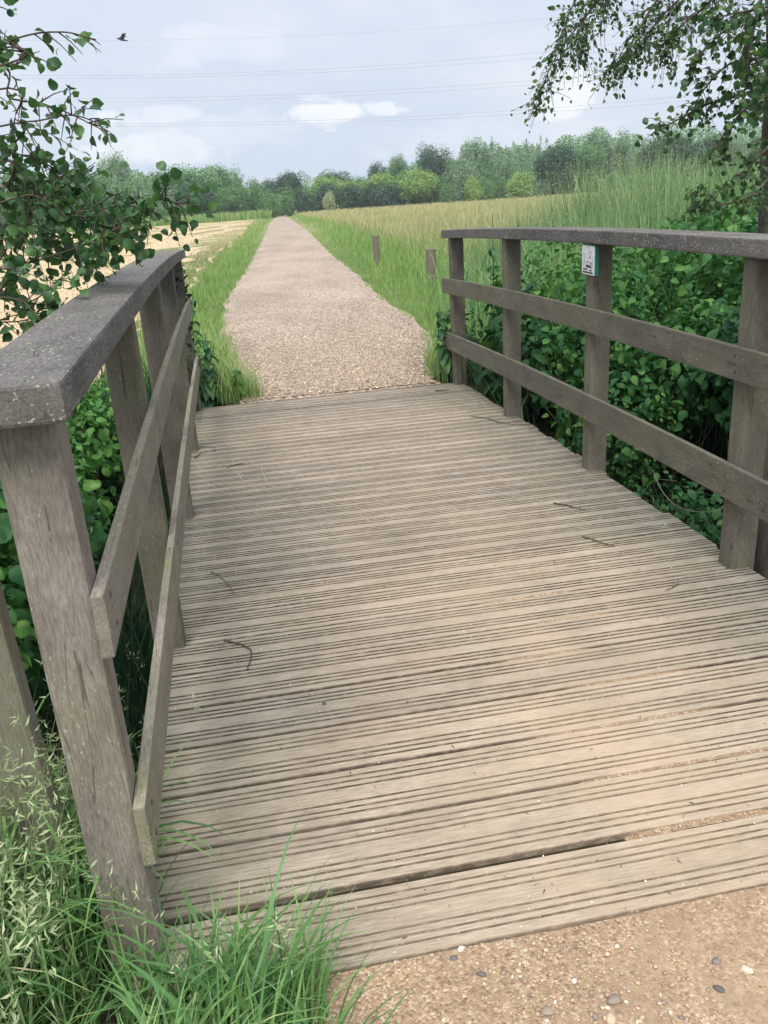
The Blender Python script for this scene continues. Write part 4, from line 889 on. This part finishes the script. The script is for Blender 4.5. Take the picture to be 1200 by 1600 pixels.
T_ = [(-30, 245, 165, 110, 'willow', 'far_willow', 'pale willow behind the aspen leaves at the left edge'), (45, 250, 172, 90, 'willow', 'far_willow', 'pale willow seen through the aspen leaves'),
      (110, 255, 170, 70, 'willow', 'far_willow', 'soft grey-green willow just right of the aspen leaves'), (150, 262, 178, 60, 'poplar', 'far_green', 'green tree between the leftmost pale willows'),
      (187, 233, 176, 46, 'poplar', 'far_willow', 'tree with the pointed top left in the row beyond the hay field'), (165, 240, 184, 40, 'poplar', 'far_willow', 'slim tree beside the pointed-top tree on the left'),
      (215, 257, 166, 85, 'willow', 'far_willow', 'broad pale willow in front of the pointed-top tree'), (255, 262, 176, 70, 'poplar', 'far_green', 'mid-green tree left of the domed green tree'),
      (285, 249, 178, 95, 'oak', 'far_green', 'domed green tree in the middle of the left row'), (303, 278, 164, 64, 'oak', 'far_dark', 'dark bushy tree below the domed green tree'),
      (262, 288, 160, 56, 'willow', 'far_willow', 'small grey willow at the foot of the left row'), (330, 264, 182, 50, 'poplar', 'far_willow', 'feathery tree right of the domed green tree'),
      (347, 254, 184, 42, 'poplar', 'far_green', 'open-topped tall tree in the left row'), (368, 258, 186, 42, 'poplar', 'far_willow', 'open-topped tree right of its taller neighbour'),
      (392, 276, 184, 44, 'poplar', 'far_green', 'smaller green tree near the right end of the left row'), (360, 285, 166, 60, 'oak', 'far_green', 'bushy fresh green tree in front of the left row'),
      (412, 286, 176, 56, 'willow', 'far_willow', 'grey willow next to the dark oak'), (340, 292, 164, 40, 'willow', 'far_green', 'low tree at the foot of the left row'),
      (438, 290, 180, 36, 'willow', 'far_willow', 'small grey willow left of the path end'),
      (454, 261, 205, 56, 'oak', 'far_dark', 'big dark oak above the end of the gravel path'), (424, 273, 210, 40, 'oak', 'far_dark', 'dark tree left of the big oak'),
      (522, 259, 230, 60, 'oak', 'far_dark', 'dark tree standing behind the yellow-green trees'), (505, 268, 190, 56, 'oak', 'far_light', 'yellow-green tree just right of the path end'),
      (545, 276, 188, 48, 'oak', 'far_light', 'second yellow-green tree right of the path end'), (565, 272, 192, 34, 'poplar', 'far_green', 'green tree between the two groups of yellow-green trees'),
      (592, 264, 184, 50, 'oak', 'far_light', 'tall yellow-green tree in the middle of the row'), (622, 274, 182, 40, 'oak', 'far_light', 'small yellow-green tree left of the brightest one'),
      (655, 258, 176, 62, 'oak', 'far_light', 'bright yellow-green tree at the foot of the dark wood'),
      (590, 250, 215, 34, 'poplar', 'far_dark', 'dark pointed tree behind the yellow-green trees'), (625, 238, 210, 36, 'poplar', 'far_green', 'pointed green tree left of the tall wood'),
      (672, 219, 205, 46, 'poplar', 'far_dark', 'dark blue-green tree at the left end of the tall wood'), (700, 226, 205, 46, 'poplar', 'far_dark', 'dark tree second from the left end of the tall wood'),
      (726, 221, 180, 60, 'willow', 'far_willow', 'large pale willow standing in front of the tall wood'), (690, 262, 180, 40, 'willow', 'far_green', 'low tree left of the large pale willow'),
      (868, 218, 172, 74, 'oak', 'far_dark', 'dark broad tree in front of the middle of the wood'), (915, 218, 176, 60, 'oak', 'far_green', 'dark green tree right of the broad one'),
      (1035, 203, 168, 90, 'oak', 'far_dark', 'big dark tree in the right part of the wood'), (1100, 205, 168, 84, 'oak', 'far_dark', 'dark tree partly behind the drooping sprays'),
      (780, 240, 178, 60, 'willow', 'far_green', 'green willow in front of the wood'), (820, 235, 184, 56, 'willow', 'far_willow', 'pale willow left of the dark broad tree')]
for a in T_: far_tree(*a)
bk = [(745, 212), (768, 204), (795, 210), (822, 204), (848, 207), (875, 202), (900, 207), (925, 199), (950, 206), (978, 199), (1000, 207), (1025, 201), (1055, 205), (1080, 199), (1110, 206), (1140, 202), (1170, 205), (1200, 198), (1235, 204), (1270, 200), (1310, 205)]
for u, vt in bk: far_tree(u+random.uniform(-4, 4), vt, random.uniform(205, 225), 52, 'willow' if random.random() < .7 else 'poplar', 'far_willow', 'tall pale tree in the back row of the wood on the right', group='back row of the wood on the right')
S_ = [(740, 272, 160, 34, 'far_light', 'light green shrub left of the pair at the foot of the wood'), (815, 266, 160, 48, 'far_light', 'rounded light green shrub before the dark broad tree'),
      (512, 296, 175, 20, 'far_blossom', 'small shrub with pale blossom beside the yellow-green trees'), (700, 284, 165, 26, 'far_green', 'low shrub at the meadow edge under the willow'), (765, 280, 165, 26, 'far_green', 'low green shrub between the two light ones')]
for u, vt, di, w, m, lab in S_: far_tree(u, vt, di, w, 'shrub', m, lab, 'shrub', 'shrubs at the foot of the trees')
for u in list(range(-60, 480, 22)):
    far_tree(u+random.uniform(-6, 6), 318-.045*u*.6-random.uniform(0, 12)-.03*u, 160+random.uniform(0, 6), random.uniform(26, 44), 'shrub', random.choice(('far_green', 'far_willow', 'far_dark', 'far_green')), 'low shrub in the fringe at the foot of the left tree row', 'shrub', 'fringe shrubs on the left')
for u in list(range(490, 1300, 26)):
    far_tree(u+random.uniform(-6, 6), 296-.05*(u-480)-random.uniform(0, 12), 178+random.uniform(0, 8), random.uniform(30, 52), 'shrub', random.choice(('far_green', 'far_willow', 'far_dark', 'far_green')), 'low shrub in the fringe at the foot of the right wood', 'shrub', 'fringe shrubs on the right')
# woodland mass behind
def wood_mass():
    parts = []
    for (u0, u1, vt0, vt1, dist) in ((-260, 420, 276, 290, 215), (560, 1500, 262, 226, 245)):
        n = 60000; u = rng.uniform(u0, u1, n); k = (u-u0)/(u1-u0); base = np.arctan2(FW[0], FW[1]); a_ = base+np.arctan((u-600)/FPX/math.cos(PIT))
        d = dist+rng.uniform(-8, 14, n); x = CAM[0]+d*np.sin(a_); y = CAM[1]+d*np.cos(a_); z0 = G(x, y)
        vt = vt0+(vt1-vt0)*k; top = []
        h = 7.0+(6.5 if u0 > 0 else 2.5)*np.minimum(1, k*3) + 1.2*np.sin(u*.05)+1.0*np.sin(u*.13+1); z = z0+h*rng.random(n)**.7
        p = np.stack([x, y, z], -1); parts.append(scatter('quad', p, rng.normal(0, 1, p.shape), rng.normal(0, 1, p.shape)+np.array([0, -.6, .5]), rng.uniform(.28, .6, n)))
    return join(*parts)
v, f, a = wood_mass(); tag(link('woodland', mesh('woodland', v, f, a), MAT['far_green']), kind='stuff')

# ------------------------------------------------------------------ power lines
MAT['cable'] = simple('cable_aluminium', (.33, .36, .40), .5)
def plane_pt(u, v, Y):
    d = ray(u, v); t_ = (Y-CAM[1])/d[1]; return CAM+d*t_
CB = [(((190, 63), (600, 49), (880, 26)), 'single thin overhead cable highest in the sky'),
      (((70, 118), (600, 102), (860, 80)), 'upper cable of the highest pair of overhead cables'), (((60, 123), (600, 108), (860, 89)), 'lower cable of the highest pair of overhead cables'),
      (((150, 154), (600, 141), (1070, 104)), 'upper cable of the middle pair of overhead cables'), (((150, 159), (600, 147), (1070, 112)), 'lower cable of the middle pair of overhead cables'),
      (((180, 193), (600, 184), (1080, 149)), 'upper cable of the lowest pair of overhead cables'), (((180, 197), (600, 189), (1080, 157)), 'lower cable of the lowest pair of overhead cables')]
for (pp, lab) in CB:
    q = np.array([plane_pt(u, v, 130) for u, v in pp]); cx = np.polyfit(q[:, 0], q[:, 2], 2); xx = np.linspace(-75, 110, 50)
    P_ = np.stack([xx, np.full(50, 130.), np.polyval(cx, xx)], -1); v, f, a = tube(P_, .013 if 'single' in lab else .019, 5)
    tag(link('power_cable', mesh('power_cable', v, f, smooth=True), MAT['cable']), lab, 'cable', 'overhead power cables')

# bird in flight
bp = at(191, 62, 38.)
bird = tag(empty('bird', bp), 'small dark bird flying in the upper left sky', 'bird')
MAT['bird'] = simple('bird_feathers', (.06, .06, .10), .8)
s_ = np.linspace(0, 1, 12); P_ = np.stack([-.2+.4*s_, np.zeros(12), .05-.09*s_+.01*np.sin(s_*6)], -1)
v, f, a = tube(P_, [.004, .022, .034, .045, .052, .052, .046, .036, .024, .022, .02, .012], 8); link('body', mesh('body', v, f, smooth=True), MAT['bird'], bird)
for s in (-1, 1):
    vv = [(-.09, 0, .03), (.05, 0, .01), (.10, s*.10, .09), (-.02, s*.12, .11), (.16, s*.22, .15), (.06, s*.24, .17), (.21, s*.33, .16)]
    link('wing', mesh('wing', vv+[(a_, b_, c_-.006) for a_, b_, c_ in vv], [(0, 1, 2, 3), (3, 2, 4, 5), (5, 4, 6), (10, 9, 8, 7), (12, 11, 9, 10), (13, 11, 12)]), MAT['bird'], bird)

# ------------------------------------------------------------------ stones and pebbles
def ico():
    bm = bmesh.new(); bmesh.ops.create_icosphere(bm, subdivisions=1, radius=1); v = np.array([q.co[:] for q in bm.verts]); f = np.array([[q.index for q in p.verts] for p in bm.faces]); bm.free(); return v, f
IV, IF = ico()
def pebbles(pos, size, rnd=None, flat=.55):
    n = len(pos); k = len(IV); V = np.repeat(IV[None], n, 0)*(1+.28*rng.normal(0, 1, (n, k, 1)).clip(-1, 1)*.8)
    V = V*np.stack([rng.uniform(.7, 1.4, n), rng.uniform(.6, 1.1, n), flat*rng.uniform(.7, 1.3, n)], -1)[:, None]
    a_ = rng.uniform(0, 6.28, n); c, s = np.cos(a_)[:, None], np.sin(a_)[:, None]
    X = V[:, :, 0]*c-V[:, :, 1]*s; Y = V[:, :, 0]*s+V[:, :, 1]*c; V = np.stack([X, Y, V[:, :, 2]], -1)*np.asarray(size)[:, None, None]+pos[:, None]
    f = (IF[None]+(np.arange(n)*k)[:, None, None]).reshape(-1, 3)
    return V.reshape(-1, 3), f, {'rnd': np.repeat(rng.random(n) if rnd is None else rnd, k), 't': np.zeros(n*k)}
n = 17000; x = rng.uniform(-.9, 1.3, n); y = -.004-.55*rng.random(n)**1.3
dens = np.array([mnoise.noise(Vector((a_*3.5, b_*3.5, 4))) for a_, b_ in zip(x, y)]); k = (dens+rng.normal(0, .25, n) > .05); x, y = x[k], y[k]; n = len(x)
sz = .0009+.0052*rng.random(n)**4.5; p1 = pebbles(np.column_stack([x, y, G(x, y)+.004+sz*.1]), sz, np.clip(rng.normal(.62, .18, n), .12, .93))
n = 900; x = rng.uniform(-.6, 1.0, n); y = rng.random(n)**2.0*1.2+.01; sz = .0008+.0022*rng.random(n)**2.5; p2 = pebbles(np.column_stack([x, y, Zd(y)+sz*.4]), sz, np.clip(rng.normal(.6, .3, n), 0, 1))
n = 320; x = rng.uniform(-.95, 1.0, n); y = rng.uniform(.8, 5.3, n); sz = .001+.0028*rng.random(n)**3; p3 = pebbles(np.column_stack([x, y, Zd(y)+sz*.4]), sz, np.clip(rng.normal(.75, .25, n), 0, 1))
v, f, a = join(p1, p2, p3); tag(link('pebbles', mesh('pebbles', v, f, a), MAT['stone']), kind='stuff')
# chippings on the gravel path beyond
n = 26000; y = 5.40+2.6*rng.exponential(1.0, n); y = y[y < 19]; n = len(y); x = np.array([rng.uniform(PL(q)+.02, PR(q)-.02) for q in y])
sz = .004+.008*rng.random(n)**2; p1 = pebbles(np.column_stack([x, y, G(x, y)+.018]), sz, np.clip(rng.normal(.54, .24, n), 0, .97), .4)
v, f, a = p1; tag(link('gravel', mesh('gravel', v, f, a), MAT['stone']), kind='stuff')
def stone(u, v, r, tone, label, asp=(1.2, .9, .5)):
    r *= .8
    d = ray(u, v); t_ = -CAM[2]/d[2]; p = CAM+d*t_; bm = bmesh.new(); bmesh.ops.create_icosphere(bm, subdivisions=2, radius=r)
    sd_ = random.uniform(0, 50)
    for q in bm.verts: q.co = Vector((q.co.x*asp[0], q.co.y*asp[1], q.co.z*asp[2]))*(1+.55*mnoise.noise(q.co/r*1.1+Vector((sd_, 0, 0))))
    me = bpy.data.meshes.new('stone'); bm.to_mesh(me); bm.free(); at_ = me.attributes.new('rnd', 'FLOAT', 'POINT'); at_.data.foreach_set('value', [tone]*len(me.vertices))
    for q in me.polygons: q.use_smooth = True
    o = link('stone', me, MAT['stone']); o.location = (p[0], p[1], float(G(p[0], p[1]))+.004+r*asp[2]*.15); o.rotation_euler = (0, 0, random.uniform(0, 3)); tag(o, label, 'stone', 'larger stones in the sandy ground')
stone(955, 1588, .0125, .78, 'rounded yellow-ochre stone at the bottom edge of the photo'); stone(720, 1478, .0085, .95, 'pale oval stone just under the deck edge')
stone(708, 1492, .010, .12, 'grey stone touching the pale oval one by the deck edge'); stone(752, 1518, .010, .10, 'blue-grey upright stone left in the sandy ground', (.6, 1.2, .5))
stone(1124, 1541, .011, .06, 'dark triangular stone at right in the sandy ground', (1.1, .7, .4)); stone(1168, 1510, .013, .85, 'flat pale stone near the right edge', (1.2, .7, .35))
stone(1120, 1498, .009, .2, 'small slate-coloured stone left of the flat pale stone'); stone(930, 1583, .008, .25, 'greenish grey stone beside the yellow-ochre one'); stone(897, 1528, .006, 1.0, 'small square white stone in the gravelly patch', (1, 1, .8))
stone(960, 1557, .014, .30, 'half-buried broken stone above the yellow-ochre one'); stone(855, 1575, .012, .35, 'flat greyish half-buried stone near the bottom')

vs_, fs_ = [], []
for k, xa, xb in ((1, .02, .40), (2, -.02, .62), (3, -.08, .50), (4, .10, .55), (5, -.02, .30), (6, .12, .5), (7, .0, .42), (8, .2, .5)):
    gp = .013-.005*min(1, (k-1)/10); y_ = k*PITCH+.004; w0 = gp+.0005+(.006 if k == 1 else 0); o_ = len(vs_); m_n = 26
    for i in range(m_n):
        x_ = xa+(xb-xa)*i/(m_n-1); e_ = math.sin(math.pi*i/(m_n-1))**.35
        z_ = Zd(y_)-.016+.0145*e_+.0012*mnoise.noise(Vector((x_*40, k, 0)))
        vs_ += [(x_, y_-w0, z_-.001), (x_, y_-w0*.5, z_-.0022), (x_, y_+.0005, z_-.001)]
    for i in range(m_n-1):
        q = o_+i*3; fs_ += [(q, q+3, q+4, q+1), (q+1, q+4, q+5, q+2)]
tag(link('sand', mesh('sand', vs_, fs_, smooth=True), MAT['dirt']), kind='stuff')
# ------------------------------------------------------------------ twigs and bits on the deck
def deckpt(u, v, lift=.004):
    d = ray(u, v); t_ = 1.0
    for _ in range(30):
        p = CAM+d*t_; t_ += (p[2]-(Zd(p[1])+lift))/(-d[2])*.9
    return CAM+d*t_
def twig(pp, r, label, mat='twig', name='twig', bumps=True):
    P_ = np.array([deckpt(u, v, .003+r) for u, v in pp]); c = curve(P_, 14)+rng.normal(0, .0012, (14, 3))*(1 if bumps else 0); c0 = c.mean(0)
    v, f, a = tube(c-c0, np.linspace(r, r*.55, 14)*rng.uniform(.85, 1.2, 14), 6); o = link(name, mesh(name, v, f, smooth=True), MAT[mat]); o.location = c0
    tag(o, label, name, 'twigs lying on the deck')
twig([(350, 1000), (375, 1006), (392, 1018), (390, 1034), (386, 1046)], .0032, 'bent brown twig with a knobbed end on the near left of the deck')
twig([(329, 893), (345, 902), (358, 915), (367, 930)], .0016, 'thin curved dark twig near the left railing')
twig([(866, 786), (885, 789), (900, 793), (914, 797)], .0030, 'short twig on the right half of the deck, second post')
twig([(910, 838), (930, 844), (948, 850), (962, 853)], .0026, 'straight twig below the short one on the right half')
twig([(735, 650), (765, 655), (790, 662), (830, 664)], .003, 'long twig at the foot of the third right post')
twig([(1060, 912), (1050, 918), (1040, 922)], .002, 'tiny twig near the first right post')
twig([(303, 716), (315, 708), (338, 704)], .0028, 'dark twig at the left deck edge'); twig([(355, 730), (368, 726), (384, 725)], .003, 'short dark twig right of the left edge twig')
twig([(312, 698), (325, 698), (338, 700)], .002, 'thin twig by the far left post')
twig([(407, 731), (412, 742), (417, 758)], .0022, 'white bleached stem lying right of the forked one', 'twig_pale', 'stem', False)
twig([(372, 738), (378, 750), (383, 760), (381, 772)], .0020, 'white bleached stem with a frayed end on the far left of the deck', 'twig_pale', 'stem', False)
twig([(680, 611), (690, 610), (702, 610)], .004, 'dark twig at the far edge of the deck')
n = 420; x = rng.uniform(-.95, .98, n); y = rng.uniform(.02, 5.3, n); a_ = rng.uniform(0, 6.28, n); l_ = rng.uniform(.002, .011, n)
pq = np.column_stack([x, y, Zd(y)+.0025]); dd = np.column_stack([np.cos(a_), np.sin(a_), rng.normal(0, .1, n)])
v, f, a = scatter('spike', pq, dd, np.tile([0, 0, 1.], (n, 1))+rng.normal(0, .4, (n, 3)), l_*1.6); tag(link('litter', mesh('litter', v, f, a), MAT['litter']), kind='stuff')
# green leaf
p = deckpt(503, 1100, .006)[None]; v, f, a = scatter('oval', p*0, np.array([[.9, .3, .1]]), np.array([[0, 0, 1.]]), .016); o = link('fallen_leaf', mesh('fallen_leaf', v, f, a, smooth=True), MAT['nettle']); o.location = p[0]
tag(o, 'single small green leaf lying in the middle of the near deck', 'leaf')
# bare arching twig in the ditch, right
c = curve([at(1020, 735, 3.6), at(1035, 768, 3.5), at(1060, 792, 3.4), at(1095, 800, 3.35), at(1130, 796, 3.3)], 20); v, f, a = tube(c-c[0], np.linspace(.0017, .0008, 20), 5)
o = link('bare_twig', mesh('bare_twig', v, f, smooth=True), MAT['stake']); o.location = c[0]; tag(o, 'bare pale twig arching in the dark ditch behind the right railing', 'twig')
# fallen blades and small sprouts through the planks at the left edge
pp = np.array([deckpt(u, v) for u, v in [(310+rng.uniform(-40, 40), 1210+rng.uniform(-50, 60)) for _ in range(60)]]); pp = pp[pp[:, 0] < -.62]; n = len(pp)
